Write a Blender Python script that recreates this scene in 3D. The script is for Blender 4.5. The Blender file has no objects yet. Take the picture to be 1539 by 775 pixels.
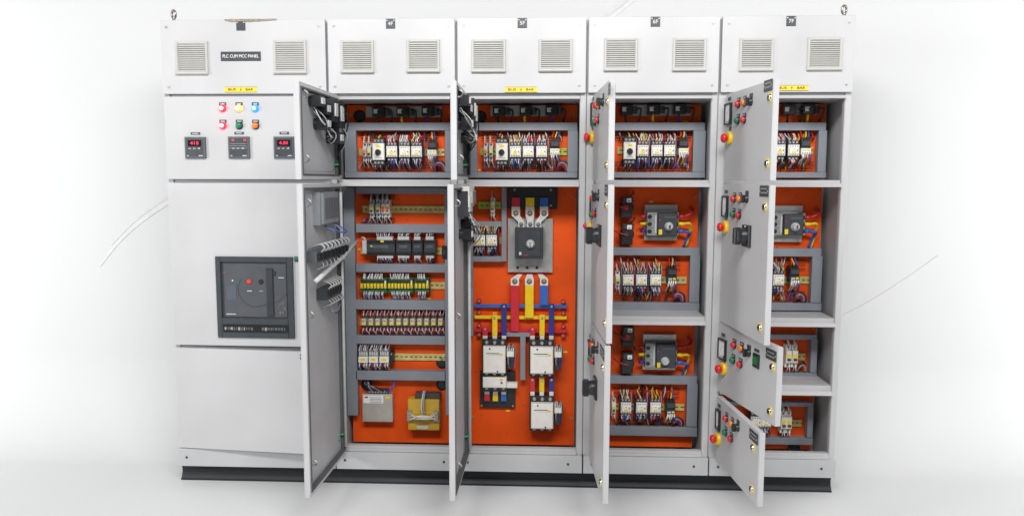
import bpy, math, random
from mathutils import Vector, Matrix
PI = math.pi
sc = bpy.context.scene
C = sc.collection
rnd = random.Random(7)

# ------------------------------------------------------------------ camera
IW, IH, F = 1539.0, 775.0, 1150.0
CP = Vector((1.8029, -3.5709, 1.4081))
YAW, PITCH, ROLL = .0441, -.1028, -.0019
RM = (Matrix.Rotation(YAW, 3, 'Z') @ Matrix.Rotation(PITCH, 3, 'X') @ Matrix.Rotation(ROLL, 3, 'Y'))
cam = bpy.data.cameras.new('camera')
co = bpy.data.objects.new('camera', cam); C.objects.link(co); sc.camera = co
cam.sensor_fit = 'HORIZONTAL'; cam.sensor_width = 36; cam.lens = 36 * F / IW
cam.clip_end = 200; cam.clip_start = .05
cx, cf, cu = RM @ Vector((1, 0, 0)), RM @ Vector((0, 1, 0)), RM @ Vector((0, 0, 1))
m = Matrix((cx, cu, -cf)).transposed().to_4x4(); m.translation = CP
co.matrix_world = m

def ray(px, py): return RM @ Vector(((px - IW / 2) / F, 1, (IH / 2 - py) / F))
def U(px, py, y):                      # measured point -> (x, z) on the upright plane at depth y
    d = ray(px, py); t = (y - CP.y) / d.y
    q = CP + d * t
    return q.x, q.z
def RC(a, b, c, d, y):                 # measured rectangle -> x0, x1, z0, z1 on the plane at depth y
    mx, my = (a + c) / 2, (b + d) / 2
    return U(a, my, y)[0], U(c, my, y)[0], U(mx, d, y)[1], U(mx, b, y)[1]

# ------------------------------------------------------------------ materials
def mat(name, col, rough=.5, metal=0., var=.05, scale=30., bump=0., bscale=400., emit=None, es=0., trans=0., spec=.5, wave=0.):
    M = bpy.data.materials.new(name); M.use_nodes = True
    nt = M.node_tree; b = nt.nodes['Principled BSDF']
    b.inputs['Metallic'].default_value = metal
    b.inputs['Roughness'].default_value = rough
    b.inputs['Specular IOR Level'].default_value = spec
    tc = nt.nodes.new('ShaderNodeTexCoord')
    n = nt.nodes.new('ShaderNodeTexNoise'); n.inputs['Scale'].default_value = scale; n.inputs['Detail'].default_value = 5
    nt.links.new(tc.outputs['Object'], n.inputs['Vector'])
    r = nt.nodes.new('ShaderNodeValToRGB')
    r.color_ramp.elements[0].position = .3; r.color_ramp.elements[1].position = .7
    r.color_ramp.elements[0].color = (*[c * (1 - var) for c in col], 1)
    r.color_ramp.elements[1].color = (*[min(1, c * (1 + var)) for c in col], 1)
    nt.links.new(n.outputs['Fac'], r.inputs['Fac']); nt.links.new(r.outputs['Color'], b.inputs['Base Color'])
    mr = nt.nodes.new('ShaderNodeMapRange'); mr.inputs['To Min'].default_value = max(0, rough - .08); mr.inputs['To Max'].default_value = min(1, rough + .08)
    nt.links.new(n.outputs['Fac'], mr.inputs['Value']); nt.links.new(mr.outputs['Result'], b.inputs['Roughness'])
    if bump:
        n2 = nt.nodes.new('ShaderNodeTexNoise'); n2.inputs['Scale'].default_value = bscale; n2.inputs['Detail'].default_value = 2
        nt.links.new(tc.outputs['Object'], n2.inputs['Vector'])
        bp = nt.nodes.new('ShaderNodeBump'); bp.inputs['Strength'].default_value = bump; bp.inputs['Distance'].default_value = .001
        nt.links.new(n2.outputs['Fac'], bp.inputs['Height']); nt.links.new(bp.outputs['Normal'], b.inputs['Normal'])
    if wave:
        n3 = nt.nodes.new('ShaderNodeTexNoise'); n3.inputs['Scale'].default_value = 3.2; n3.inputs['Detail'].default_value = 1
        nt.links.new(tc.outputs['Object'], n3.inputs['Vector'])
        b3 = nt.nodes.new('ShaderNodeBump'); b3.inputs['Strength'].default_value = wave; b3.inputs['Distance'].default_value = .02
        nt.links.new(n3.outputs['Fac'], b3.inputs['Height']); nt.links.new(b3.outputs['Normal'], bp.inputs['Normal'])
    if emit:
        b.inputs['Emission Color'].default_value = (*emit, 1); b.inputs['Emission Strength'].default_value = es
    if trans: b.inputs['Transmission Weight'].default_value = trans
    return M

WHITE = mat('white_powder_coat', (.5, .5, .508), .4, 0, .06, 2.2, .22, 700, wave=.3)
GREYP = mat('grey_powder_coat', (.47, .475, .482), .45, 0, .04, 5, .15, 700)
HOUSE = mat('housing_grey', (.4, .405, .412), .5, 0, .08, 5, .1, 500)
INNER = mat('inner_sheet_grey', (.42, .425, .44), .48, 0, .06, 6, .1, 600)
SEALM = mat('dark_seal', (.1, .1, .105), .7)
ORANGE = mat('orange_plate_paint', (.85, .095, .007), .55, 0, .13, 5, .15, 800, spec=.25)
DUCT = mat('blue_grey_duct', (.235, .255, .285), .5, 0, .06, 12, .1, 500)
VENT = mat('cream_vent_plastic', (.49, .485, .455), .5, 0, .04, 20)
VBACK = mat('vent_filter', (.33, .33, .32), .9, 0, .1, 200)
BASEM = mat('black_base_paint', (.014, .016, .02), .6, 0, .15, 6, .1, 300)
BLACK = mat('black_plastic', (.018, .019, .021), .38, 0, .15, 40)
DARK = mat('charcoal_plastic', (.045, .05, .058), .42, 0, .1, 40)
SLATE = mat('slate_plastic', (.1, .108, .12), .4, 0, .08, 30)
CREAM = mat('cream_plastic', (.83, .8, .74), .42, 0, .05, 40)
LGREY = mat('light_grey_plastic', (.55, .56, .55), .45, 0, .05, 40)
MGREY = mat('mid_grey_plastic', (.28, .29, .29), .45, 0, .08, 40)
GALV = mat('galvanised_steel', (.5, .5, .49), .42, .65, .12, 25, .1, 200)
CHROME = mat('chrome', (.75, .74, .71), .15, 1, .05)
TIN = mat('tinned_copper', (.8, .79, .77), .38, .25, .08, 30)
STEELD = mat('plated_steel', (.34, .31, .28), .3, .7, .15, 60)
BRASS = mat('brass', (.46, .41, .27), .4, .6, .1, 60)
YEL = mat('yellow_sticker', (.85, .62, .03), .5, 0, .06, 60)
YELP = mat('yellow_plastic', (.88, .6, .01), .35, 0, .05, 40)
RED = mat('red_plastic', (.68, .025, .03), .3, 0, .06, 40)
REDS = mat('red_sleeve', (.6, .02, .035), .4, 0, .08, 20)
YELS = mat('yellow_sleeve', (.85, .58, .01), .4, 0, .08, 20)
BLUES = mat('blue_sleeve', (.03, .14, .5), .4, 0, .08, 20)
NAVY = mat('navy_sleeve', (.02, .035, .24), .4, 0, .08, 20)
GREEN = mat('green_plastic', (.01, .2, .09), .35, 0, .08, 40)
ORNG = mat('orange_lens', (.75, .2, .02), .3, 0, .05, 40)
PCB = mat('green_board', (.012, .12, .045), .45, 0, .2, 90)
ZINC = mat('yellow_zinc_rail', (.62, .57, .22), .4, .25, .15, 30)
LIME = mat('lime_rail', (.42, .6, .08), .45, .2, .1, 30)
WW = mat('wire_white', (.66, .66, .64), .5)
WG = mat('wire_grey', (.33, .34, .36), .5)
WR = mat('wire_red', (.5, .02, .02), .45)
WB = mat('wire_blue', (.02, .09, .42), .45)
WY = mat('wire_yellow', (.75, .48, .01), .45)
WK = mat('wire_black', (.015, .015, .017), .45)
WN = mat('wire_green', (.01, .28, .1), .45)
WP = mat('wire_violet', (.16, .08, .2), .45)
PAPER = mat('white_print', (.82, .82, .8), .6)
INK = mat('black_print', (.02, .02, .02), .6)
GLASSY = mat('clear_cover', (.62, .56, .45), .2, 0, .1, 60)
YTRAFO = mat('yellow_transformer_paint', (.58, .36, .03), .4, 0, .1, 25)
BROWN = mat('mottled_brown', (.3, .245, .19), .85, 0, .3, 60)
LRED = mat('lit_red_lens', (.8, .05, .05), .25, emit=(1, .02, .06), es=1.8)
LREDC = mat('lit_red_core', (.9, .6, .6), .25, emit=(1, .62, .58), es=5)
LYELC = mat('lit_yellow_core', (.9, .85, .6), .25, emit=(1, .88, .6), es=3.2)
LYEL = mat('lit_yellow_lens', (.8, .6, .2), .25, emit=(1, .6, .1), es=.7)
LBLU = mat('lit_blue_lens', (.05, .2, .8), .25, emit=(.01, .16, 1), es=2.2)
LBLUC = mat('lit_blue_core', (.4, .8, 1), .25, emit=(.25, .8, 1), es=3.5)
DIGIT = mat('red_led_digits', (.5, .02, .05), .4, emit=(1, .02, .07), es=1.6)
SCREEN = mat('dark_display', (.012, .012, .014), .15)
GDISP = mat('green_display', (.01, .12, .03), .2, emit=(.03, .6, .1), es=.06)
BACKD = mat('white_backdrop', (.6, .605, .605), .85, 0, .006, .7)
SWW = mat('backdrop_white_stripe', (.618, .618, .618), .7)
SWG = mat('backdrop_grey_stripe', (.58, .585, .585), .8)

# ------------------------------------------------------------------ mesh builder
class MB:
    def __init__(s, *mats): s.v = []; s.f = []; s.mi = []; s.m = list(mats); s.sm = []
    def mid(s, M):
        if M not in s.m: s.m.append(M)
        return s.m.index(M)
    def add(s, vs, fs, M, smooth=False):
        o = len(s.v); k = s.mid(M); s.v += [tuple(v) for v in vs]
        for f in fs: s.f.append([i + o for i in f]); s.mi.append(k); s.sm.append(smooth)
        return s
    def box(s, x0, x1, y0, y1, z0, z1, M, ch=0.):
        if x0 > x1: x0, x1 = x1, x0
        if y0 > y1: y0, y1 = y1, y0
        if z0 > z1: z0, z1 = z1, z0
        if ch:                          # front (-y) face chamfered
            c = min(ch, (x1 - x0) * .4, (z1 - z0) * .4, (y1 - y0) * .9)
            v = [(x0, y1, z0), (x1, y1, z0), (x1, y1, z1), (x0, y1, z1), (x0, y0 + c, z0), (x1, y0 + c, z0), (x1, y0 + c, z1), (x0, y0 + c, z1),
                 (x0 + c, y0, z0 + c), (x1 - c, y0, z0 + c), (x1 - c, y0, z1 - c), (x0 + c, y0, z1 - c)]
            f = [(0, 3, 2, 1), (0, 1, 5, 4), (1, 2, 6, 5), (2, 3, 7, 6), (3, 0, 4, 7), (4, 5, 9, 8), (5, 6, 10, 9), (6, 7, 11, 10), (7, 4, 8, 11), (8, 9, 10, 11)]
            return s.add(v, f, M)
        v = [(x0, y0, z0), (x1, y0, z0), (x1, y1, z0), (x0, y1, z0), (x0, y0, z1), (x1, y0, z1), (x1, y1, z1), (x0, y1, z1)]
        return s.add(v, [(0, 3, 2, 1), (4, 5, 6, 7), (0, 1, 5, 4), (1, 2, 6, 5), (2, 3, 7, 6), (3, 0, 4, 7)], M)
    def lathe(s, c, ax, prof, M, n=16):  # prof = [(distance along ax, radius)...]
        ax = Vector(ax).normalized(); a = ax.orthogonal().normalized(); b = ax.cross(a); c = Vector(c)
        vs = []; fs = []
        for h, r in prof:
            for i in range(n):
                t = 2 * PI * i / n; vs.append(c + ax * h + (a * math.cos(t) + b * math.sin(t)) * r)
        for k in range(len(prof) - 1):
            for i in range(n):
                j = (i + 1) % n; fs.append((k * n + i, k * n + j, k * n + n + j, k * n + n + i))
        s.add(vs, fs, M, True)
        s.add(vs[:n], [tuple(range(n))[::-1]], M); s.add(vs[-n:], [tuple(range(n))], M)
        return s
    def cyl(s, c, ax, h, r, M, n=14): return s.lathe(c, ax, [(0, r), (h, r)], M, n)
    def tube(s, pts, r, M, n=5):
        pts = [Vector(p) for p in pts]; vs = []; fs = []
        for k, p in enumerate(pts):
            d = (pts[min(k + 1, len(pts) - 1)] - pts[max(k - 1, 0)]).normalized()
            a = d.cross(Vector((.3, .9, .25))).normalized(); b = d.cross(a)
            for i in range(n):
                t = 2 * PI * i / n; vs.append(p + (a * math.cos(t) + b * math.sin(t)) * r)
        for k in range(len(pts) - 1):
            for i in range(n):
                j = (i + 1) % n; fs.append((k * n + i, k * n + j, k * n + n + j, k * n + n + i))
        fs2 = [tuple(range(n))[::-1], tuple(range(len(vs) - n, len(vs)))]
        s.add(vs, fs + fs2, M, True); return s
    def wire(s, pts, r, M, seg=5):       # smooth curve through control points
        P = [Vector(p) for p in pts]; out = []
        Q = [P[0] * 2 - P[1]] + P + [P[-1] * 2 - P[-2]]
        for k in range(1, len(Q) - 2):
            for i in range(seg):
                t = i / seg; a, b, c, d = Q[k - 1], Q[k], Q[k + 1], Q[k + 2]
                out.append(.5 * ((2 * b) + (c - a) * t + (2 * a - 5 * b + 4 * c - d) * t * t + (3 * b - a - 3 * c + d) * t ** 3))
        out.append(P[-1]); return s.tube(out, r, M)
    def prism(s, poly, ax, a0, a1, M, smooth=False):     # poly in the plane normal to ax ('x': (y,z); 'y': (x,z); 'z': (x,y))
        def P(p, a): return {'x': (a, p[0], p[1]), 'y': (p[0], a, p[1]), 'z': (p[0], p[1], a)}[ax]
        n = len(poly); vs = [P(p, a0) for p in poly] + [P(p, a1) for p in poly]
        s.add(vs, [tuple(range(n))[::-1], tuple(range(n, 2 * n))], M)
        s.add(vs, [(i, (i + 1) % n, n + (i + 1) % n, n + i) for i in range(n)], M, smooth); return s
    def ring(s, c, ax, R, r, M, n=20, k=8):
        ax = Vector(ax).normalized(); a = ax.orthogonal().normalized(); b = ax.cross(a); c = Vector(c); vs = []; fs = []
        for i in range(n):
            t = 2 * PI * i / n; d = a * math.cos(t) + b * math.sin(t)
            for j in range(k):
                u = 2 * PI * j / k; vs.append(c + d * (R + r * math.cos(u)) + ax * r * math.sin(u))
        for i in range(n):
            for j in range(k): fs.append((i * k + j, ((i + 1) % n) * k + j, ((i + 1) % n) * k + (j + 1) % k, i * k + (j + 1) % k))
        return s.add(vs, fs, M, True)
    def build(s, name, parent=None, loc=None, bevel=0.):
        me = bpy.data.meshes.new(name); me.from_pydata(s.v, [], s.f)
        for M in s.m: me.materials.append(M)
        me.polygons.foreach_set('material_index', s.mi); me.polygons.foreach_set('use_smooth', s.sm)
        me.update()
        import bmesh
        bm = bmesh.new(); bm.from_mesh(me); bmesh.ops.recalc_face_normals(bm, faces=bm.faces); bm.to_mesh(me); bm.free()
        o = bpy.data.objects.new(name, me); C.objects.link(o)
        if parent: o.parent = parent
        if loc: o.location = loc
        if bevel:
            b = o.modifiers.new('bevel', 'BEVEL'); b.width = bevel; b.segments = 2; b.limit_method = 'ANGLE'
        return o

def tag(o, label=None, cat=None, group=None, kind=None):
    if label: o['label'] = label
    if cat: o['category'] = cat
    if group: o['group'] = group
    if kind: o['kind'] = kind
    return o
def thing(name, loc, label, cat, group=None):
    o = bpy.data.objects.new(name, None); o.empty_display_size = .02; C.objects.link(o); o.location = loc
    return tag(o, label, cat, group)
def dup(root, loc, label, group=None):
    r = root.copy(); C.objects.link(r); r.location = loc; r['label'] = label
    if group: r['group'] = group
    for ch in list(root.children):
        c = ch.copy(); C.objects.link(c); c.parent = r
        for g in list(ch.children):
            d = g.copy(); C.objects.link(d); d.parent = c
    return r
def text_into(mb, txt, cx_, y, cz, h, M, depth=.0008, width=None):   # raised lettering facing -y
    cu_ = bpy.data.curves.new('lettering', 'FONT'); cu_.body = txt; cu_.align_x = 'CENTER'; cu_.align_y = 'CENTER'; cu_.size = h * 1.38
    cu_.extrude = depth / 2; cu_.resolution_u = 3; cu_.offset = 0 if M is PAPER else h * .018
    o = bpy.data.objects.new('lettering', cu_); C.objects.link(o)
    dg = bpy.context.evaluated_depsgraph_get(); me = bpy.data.meshes.new_from_object(o.evaluated_get(dg))
    xs_ = [v.co.x for v in me.vertices]; s = 1.
    if width: s = width / (max(xs_) - min(xs_))
    mb.add([(cx_ + v.co.x * s, y - v.co.z, cz + v.co.y) for v in me.vertices], [tuple(p.vertices) for p in me.polygons], M)
    bpy.data.objects.remove(o); bpy.data.curves.remove(cu_); bpy.data.meshes.remove(me)

# ------------------------------------------------------------------ the setting
FZ = U(1251, 739.5, .05)[1]
mb = MB(BACKD); prof = [(-9., FZ)]; R0 = .5; yw = .72
for i in range(25):
    t = PI / 2 * i / 24; prof.append((yw - R0 + R0 * math.sin(t), FZ + R0 - R0 * math.cos(t)))
prof.append((yw, 5.))
v = []; f = []
for (y, z) in prof: v += [(-7, y, z), (10, y, z)]
for i in range(len(prof) - 1): f.append((2 * i, 2 * i + 1, 2 * i + 3, 2 * i + 2))
mb.add(v, f, BACKD, True)
tag(mb.build('ground'), kind='structure', label='seamless white floor and backdrop')

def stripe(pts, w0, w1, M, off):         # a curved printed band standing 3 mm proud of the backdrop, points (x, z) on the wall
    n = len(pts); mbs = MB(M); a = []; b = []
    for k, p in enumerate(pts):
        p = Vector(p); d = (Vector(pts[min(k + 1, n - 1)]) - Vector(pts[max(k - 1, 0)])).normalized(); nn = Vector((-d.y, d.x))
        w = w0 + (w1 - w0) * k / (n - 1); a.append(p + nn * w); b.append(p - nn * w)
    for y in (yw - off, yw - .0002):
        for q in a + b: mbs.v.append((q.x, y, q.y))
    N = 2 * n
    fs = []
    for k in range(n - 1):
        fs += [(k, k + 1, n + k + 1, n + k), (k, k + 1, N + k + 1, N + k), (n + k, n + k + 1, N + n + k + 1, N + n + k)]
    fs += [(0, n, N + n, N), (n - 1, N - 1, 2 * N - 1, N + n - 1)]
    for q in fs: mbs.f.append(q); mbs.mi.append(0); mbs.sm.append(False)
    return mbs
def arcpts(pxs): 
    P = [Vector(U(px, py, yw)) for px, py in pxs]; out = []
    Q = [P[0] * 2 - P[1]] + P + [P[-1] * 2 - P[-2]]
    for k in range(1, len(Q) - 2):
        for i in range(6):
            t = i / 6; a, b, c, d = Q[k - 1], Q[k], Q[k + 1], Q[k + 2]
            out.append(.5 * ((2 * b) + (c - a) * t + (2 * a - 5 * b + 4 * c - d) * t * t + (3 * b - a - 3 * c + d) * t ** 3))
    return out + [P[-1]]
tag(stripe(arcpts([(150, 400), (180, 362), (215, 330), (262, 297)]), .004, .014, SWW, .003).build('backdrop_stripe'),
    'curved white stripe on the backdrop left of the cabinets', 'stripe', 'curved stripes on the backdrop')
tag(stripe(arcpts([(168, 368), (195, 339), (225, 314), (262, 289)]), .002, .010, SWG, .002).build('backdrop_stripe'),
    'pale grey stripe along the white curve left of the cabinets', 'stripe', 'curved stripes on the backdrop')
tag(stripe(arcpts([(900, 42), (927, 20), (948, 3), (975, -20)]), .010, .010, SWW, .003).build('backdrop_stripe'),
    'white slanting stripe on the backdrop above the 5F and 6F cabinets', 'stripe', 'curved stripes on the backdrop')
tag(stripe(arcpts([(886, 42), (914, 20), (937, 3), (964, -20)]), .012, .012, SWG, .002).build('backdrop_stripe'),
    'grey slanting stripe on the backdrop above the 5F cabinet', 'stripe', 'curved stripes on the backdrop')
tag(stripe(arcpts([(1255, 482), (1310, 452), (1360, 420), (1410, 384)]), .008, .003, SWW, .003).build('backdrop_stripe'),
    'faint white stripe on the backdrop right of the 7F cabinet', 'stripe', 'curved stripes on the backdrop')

# ------------------------------------------------------------------ cabinets
XS = [0, .787, 1.387, 1.987, 2.587, 3.187]
NUM = ['3F', '4F', '5F', '6F', '7F']
YP, YD = .25, .20          # plate front, duct front
ZF, ZT = 1.80, 2.137       # fascia
DW = .54                   # door width
CL = ['wide closed cabinet with lit lamps, meters and a dark breaker', 'white cabinet marked 4F, its long open door beside the closed cabinet',
      'white cabinet marked 5F with red, yellow and blue busbars inside', 'white cabinet marked 6F with three open doors, third plate from left visible',
      'white cabinet marked 7F with four open doors, rightmost of the row']
CL[3] = 'white cabinet marked 6F with three open doors and two rotary breakers inside'
cabs = []
SHELF = [[], [(1.404, 1.373)], [(1.404, 1.373)], [(1.404, 1.373), (.763, .727)], [(1.405, 1.374), (.762, .725), (.440, .398)]]
for i in range(5):
    X0, X1 = XS[i], XS[i + 1]; W = X1 - X0
    cab = thing('control_cabinet', (X0, 0, 0), CL[i], 'cabinet', 'row of five control cabinets'); cabs.append(cab)
    # housing
    h = MB(INNER)
    h.box(.004, .0065, .05, .32, .02, 2.13, HOUSE); h.box(W - .0065, W - .004, .05, .32, .02, 2.13, HOUSE)
    h.box(.0065, W - .0065, .315, .32, .02, 2.13, HOUSE); h.box(.0065, W - .0065, .03, .315, 2.118, 2.13, HOUSE); h.box(.0065, W - .0065, .03, .315, .02, .03, HOUSE)
    h.box(.0065, W - .0065, .06, .315, 1.776, 1.781, HOUSE)
    h.build('housing', cab)
    # frame: two uprights, head rail with bright lip, sill
    fr = MB(GREYP)
    lw = .043 if i else .03
    for (a, b) in ((.0008, lw), (W - .031, W - .0008)):
        fr.prism([(a, .05), (a, .026), (a + .003, .022), (b - .003, .022), (b, .026), (b, .05)], 'z', .086, ZF - .001, WHITE)
    fr.box(.0008, .02, .03, .05, ZF, ZT - .006, GREYP); fr.box(W - .02, W - .0008, .03, .05, ZF, ZT - .006, GREYP)
    fr.prism([(.028, ZF - .001), (.03, 1.789), (.016, 1.788), (.003, 1.776), (.003, 1.774), (.05, 1.774), (.05, ZF - .001)], 'x', lw + .001, W - .032, WHITE)
    fr.prism([(.05, .112), (.022, .112), (.022, .101), (.010, .099), (.010, .087), (.05, .087)], 'x', lw + .001, W - .032, WHITE)
    if i == 0:
        for (a, b) in ((1.372, 1.418), (.58, .62)): fr.box(lw + .001, W - .032, .027, .05, a, b, GREYP)
    if i in (1, 2):      # folded seal profile beside the hinges
        fr.tube([(.030, .016, .09), (.030, .016, ZF - .01)], .0055, WHITE, 8)
    fr.build('frame', cab)
    for (zt, zb) in SHELF[i]:
        s = MB(WHITE)
        s.prism([(.03, zt), (.03, zb + .017), (.016, zb + .016), (.003, zb + .003), (.003, zb), (.248, zb), (.248, zb + .004), (.06, zb + .004), (.06, zt - .006), (.245, zt - .006), (.245, zt)], 'x', lw + .001, W - .032, WHITE)
        s.build('shelf', cab)
    # fascia with screws
    fa = MB(WHITE); fa.box(.006, W - .006, 0, .028, ZF, ZT, WHITE); fo = fa.build('fascia', cab, bevel=.0025)
    for sx in (.035, W - .035):
        for sz in (1.832, 2.105):
            q = MB(BRASS); q.cyl((sx, 0, sz), (0, -1, 0), .003, .0058, GALV, 12); q.box(sx - .005, sx + .005, -.0036, -.003, sz - .001, sz + .001, INK); q.build('screw', fo)
    # plinth panel
    pp = MB(GREYP); pp.box(.003, W - .003, 0, .03, 0, .0855 if i else .089, GREYP); po = pp.build('plinth_panel', cab, bevel=.002)
    for sx in (.045, W - .07):
        q = MB(DARK); q.lathe((sx, 0, .045), (0, -1, 0), [(0, .006), (.002, .006), (.004, .004)], DARK, 10); q.build('screw', po)
    # vents
    VP = [[(265, 63, 313, 112), (412, 61, 461, 111)], [(513, 61, 562, 110), (612, 60, 661, 109)], [(709, 60, 760, 109), (810, 59, 860, 108)],
          [(908, 58, 958, 107), (1011, 58, 1061, 107)], [(1111, 58, 1162, 107), (1213, 57, 1265, 106)]][i]
    for p in VP:
        a, b, c, d = RC(*p, 0); a -= X0; b -= X0
        q = MB(VENT)
        q.box(a, b, -.004, 0, c, d, VENT)
        q.box(a, a + .011, -.012, -.004, c, d, VENT, .004); q.box(b - .011, b, -.012, -.004, c, d, VENT, .004)
        q.box(a + .011, b - .011, -.012, -.004, d - .012, d, VENT, .004); q.box(a - .001, b + .001, -.016, -.004, c - .001, c + .013, VENT, .004)
        q.box(a + .011, b - .011, -.0048, -.004, c + .012, d - .012, VBACK)
        n = 13; st = (d - c - .026) / n
        for k in range(n):
            z = c + .0135 + k * st
            q.prism([(-.0105, z + st * .05), (-.010, z), (-.0055, z + st * .62), (-.0055, z + st * .7)], 'x', a + .011, b - .011, VENT)
        q.build('vent', fo)
    # number plate
    n0 = [(362, 39), (587, 36), (785, 35), (985, 33), (1189, 32)][i]
    a, z = U(*n0, 0); a -= X0
    q = MB(INK); q.box(a - .021, a + .021, -.003, 0, z - .022, z + .022, DARK, .001)
    for sx in (-.016, .016): q.cyl((a + sx, -.003, z + .014), (0, -1, 0), .0012, .003, LGREY, 8)
    if i: text_into(q, NUM[i], a, -.0034, z - .001, .017, LGREY, width=.023)
    q.build('number_plate', fo)
# yellow warning labels
for i, p in ((0, (338, 131, 386, 139)), (2, (759, 131, 807, 139)), (4, (1165, 128.5, 1212, 136.5))):
    a, b, c, d = RC(*p, 0); a -= XS[i]; b -= XS[i]; mx = (a + b) / 2; mz = (c + d) / 2
    if i == 4: b = a + .147; mx = (a + b) / 2
    q = MB(YEL); q.box(a, b, -.002, 0, c, d, YEL)
    q.box(a, b, -.0024, -.002, d - .0016, d, INK); q.box(a, b, -.0024, -.002, c, c + .0016, INK)
    text_into(q, 'BUS', mx - .041, -.0026, mz, .011, INK, width=.036); text_into(q, 'BAR', mx + .041, -.0026, mz, .011, INK, width=.036)
    q.prism([(mx + .003, mz + .009), (mx - .006, mz - .001), (mx - .0005, mz - .001), (mx - .003, mz - .009), (mx + .006, mz + .002), (mx + .0005, mz + .002)], 'y', -.0026, -.002, RED)
    q.build('warning_label', cabs[i])
# name plate
a, b, c, d = RC(332, 78, 392, 92, 0)
q = MB(DARK); q.box(a, b, -.003, 0, c, d, DARK, .001); text_into(q, 'PLC CUM MCC PANEL', (a + b) / 2, -.0036, (c + d) / 2, .015, PAPER, width=(b - a) * .9); q.build('name_plate', cabs[0])
# eye bolts on the two outer cabinets
for i, p in ((0, (261, 22)), (4, (1269, 15))):
    x, z = U(*p, .06); q = MB(GALV)
    q.ring((x - XS[i], .06, z), (.75 if i == 0 else -.75, 1, .1), .0175, .0058, STEELD); q.lathe((x - XS[i], .06, 2.13), (0, 0, 1), [(0, .015), (.006, .015), (.009, .008), (z - 2.145, .007)], STEELD, 12)
    q.build('eye_bolt', cabs[i])
a, z = U(338, 31, 0)[0], ZT  # thin jagged brown strip along the fascia's top edge
q = MB(BROWN); b = U(416, 31, 0)[0]; N = 14
top = [(a + (b - a) * k / N, z + .0012 + .002 * rnd.random()) for k in range(N + 1)]
bot = [(a + (b - a) * k / N, z - .003 - .009 * math.sin(PI * (k / N) ** .6) * (.6 + .5 * rnd.random())) for k in range(N, -1, -1)]
q.prism(top + bot, 'y', -.0045, -.0015, BROWN); q.prism([(a, z + .0002), (b, z + .0002), (b, z + .0012), (a, z + .0012)], 'y', -.0015, .1, BROWN)
tag(q.build('brown_edge_strip'), 'thin jagged brown strip over the top edge of the wide cabinet', 'cardboard')

# black base channel under the whole row
q = MB(BASEM); pts = [(.05, -.001), (.05, -.007)]; BH = FZ + .008
for k in range(9):
    t = PI * k / 8; pts.append((.054 + .016 * math.sin(t), -.007 + (BH + .007) * k / 8))
pts += [(.05, BH), (.05, FZ + .0005), (.28, FZ + .0005), (.28, -.001)]
q.prism(pts, 'x', U(272, 718, .05)[0], U(1250, 739, .05)[0], BASEM)
tag(q.build('base_channel'), 'long black channel section base running under all the cabinets', 'base')

# ------------------------------------------------------------------ doors and their fittings
def make_door(cab, hx, z0, z1, w, ang, inside=True):
    """local frame: hinge at x=0, outer skin y=0, z measured from the door's bottom"""
    H = z1 - z0; q = MB(WHITE)
    q.box(0, w, 0, .003, 0, H, WHITE)
    t = .024
    for b in ((0, .003, .003, t, 0, H), (w - .003, w, .003, t, 0, H), (.003, w - .003, .003, t, 0, .003), (.003, w - .003, .003, t, H - .003, H)):
        q.box(*b, WHITE)
    for b in ((.003, .016, t - .002, t, .003, H - .003), (w - .016, w - .003, t - .002, t, .003, H - .003), (.016, w - .016, t - .002, t, .003, .016), (.016, w - .016, t - .002, t, H - .016, H - .003)):
        q.box(*b, WHITE)
    o = q.build('door', cab, bevel=.0015); o.location = (hx, 0, z0); o.rotation_euler = (0, 0, -ang)
    if inside:
        g = MB(SEALM); u = .0035
        for b in ((.017, .024, .003, t + .003, .017, H - .017), (w - .024, w - .017, .003, t + .003, .017, H - .017), (.024, w - .024, .003, t + .003, .017, .024), (.024, w - .024, .003, t + .003, H - .024, H - .017)):
            g.box(*b, SEALM)
        g.build('door_seal', o)
    return o
def UD(px, py, hx, ang, z0, off=0.):     # measured point -> (u, z) on the door's outer skin, moved 'off' outwards
    n = Vector((-math.sin(ang), -math.cos(ang), 0)); t = Vector((math.cos(ang), -math.sin(ang), 0)); h = Vector((hx, 0, z0)) + n * off
    d = ray(px, py); k = (h - CP).dot(n) / d.dot(n); q = CP + d * k - h
    return q.dot(t), q.z
def lamp(o, u, z, M, core=None, tagm=True, y0=0.):
    q = MB(DARK)
    if tagm: q.box(u - .016, u + .016, y0 - .003, y0, z + .013, z + .027, DARK); q.box(u - .010, u + .010, y0 - .0034, y0 - .003, z + .018, z + .022, LGREY)
    q.lathe((u, y0, z), (0, -1, 0), [(0, .0175), (.005, .0175), (.007, .015)], BLACK if not core else M, 18)
    q.lathe((u, y0 - .007, z), (0, -1, 0), [(0, .014), (.007, .014), (.011, .010), (.0125, .003)], M, 18)
    if core: q.lathe((u, y0 - .0185, z), (0, -1, 0), [(0, .0085), (.0015, .006)], core, 14)
    return q
def push_button(o, u, z, M):
    q = lamp(o, u, z, M); return q.build('push_button', o)
def selector(o, u, z):
    q = MB(BLACK); q.box(u - .016, u + .016, -.003, 0, z + .015, z + .034, DARK)
    q.lathe((u, 0, z), (0, -1, 0), [(0, .018), (.006, .018), (.009, .015), (.014, .014)], BLACK, 16); q.box(u - .005, u + .005, -.03, -.013, z - .017, z + .017, BLACK, .003)
    q.build('selector_switch', o)
def estop(o, u, z):
    q = MB(YELP); q.lathe((u, 0, z), (0, -1, 0), [(0, .029), (.012, .029), (.014, .026)], YELP, 22); q.box(u - .012, u + .012, -.003, 0, z + .034, z + .052, DARK)
    q.lathe((u, -.014, z), (0, -1, 0), [(0, .012), (.008, .012), (.010, .02), (.018, .021), (.025, .016), (.027, .006)], RED, 22)
    q.build('emergency_stop', o)
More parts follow.
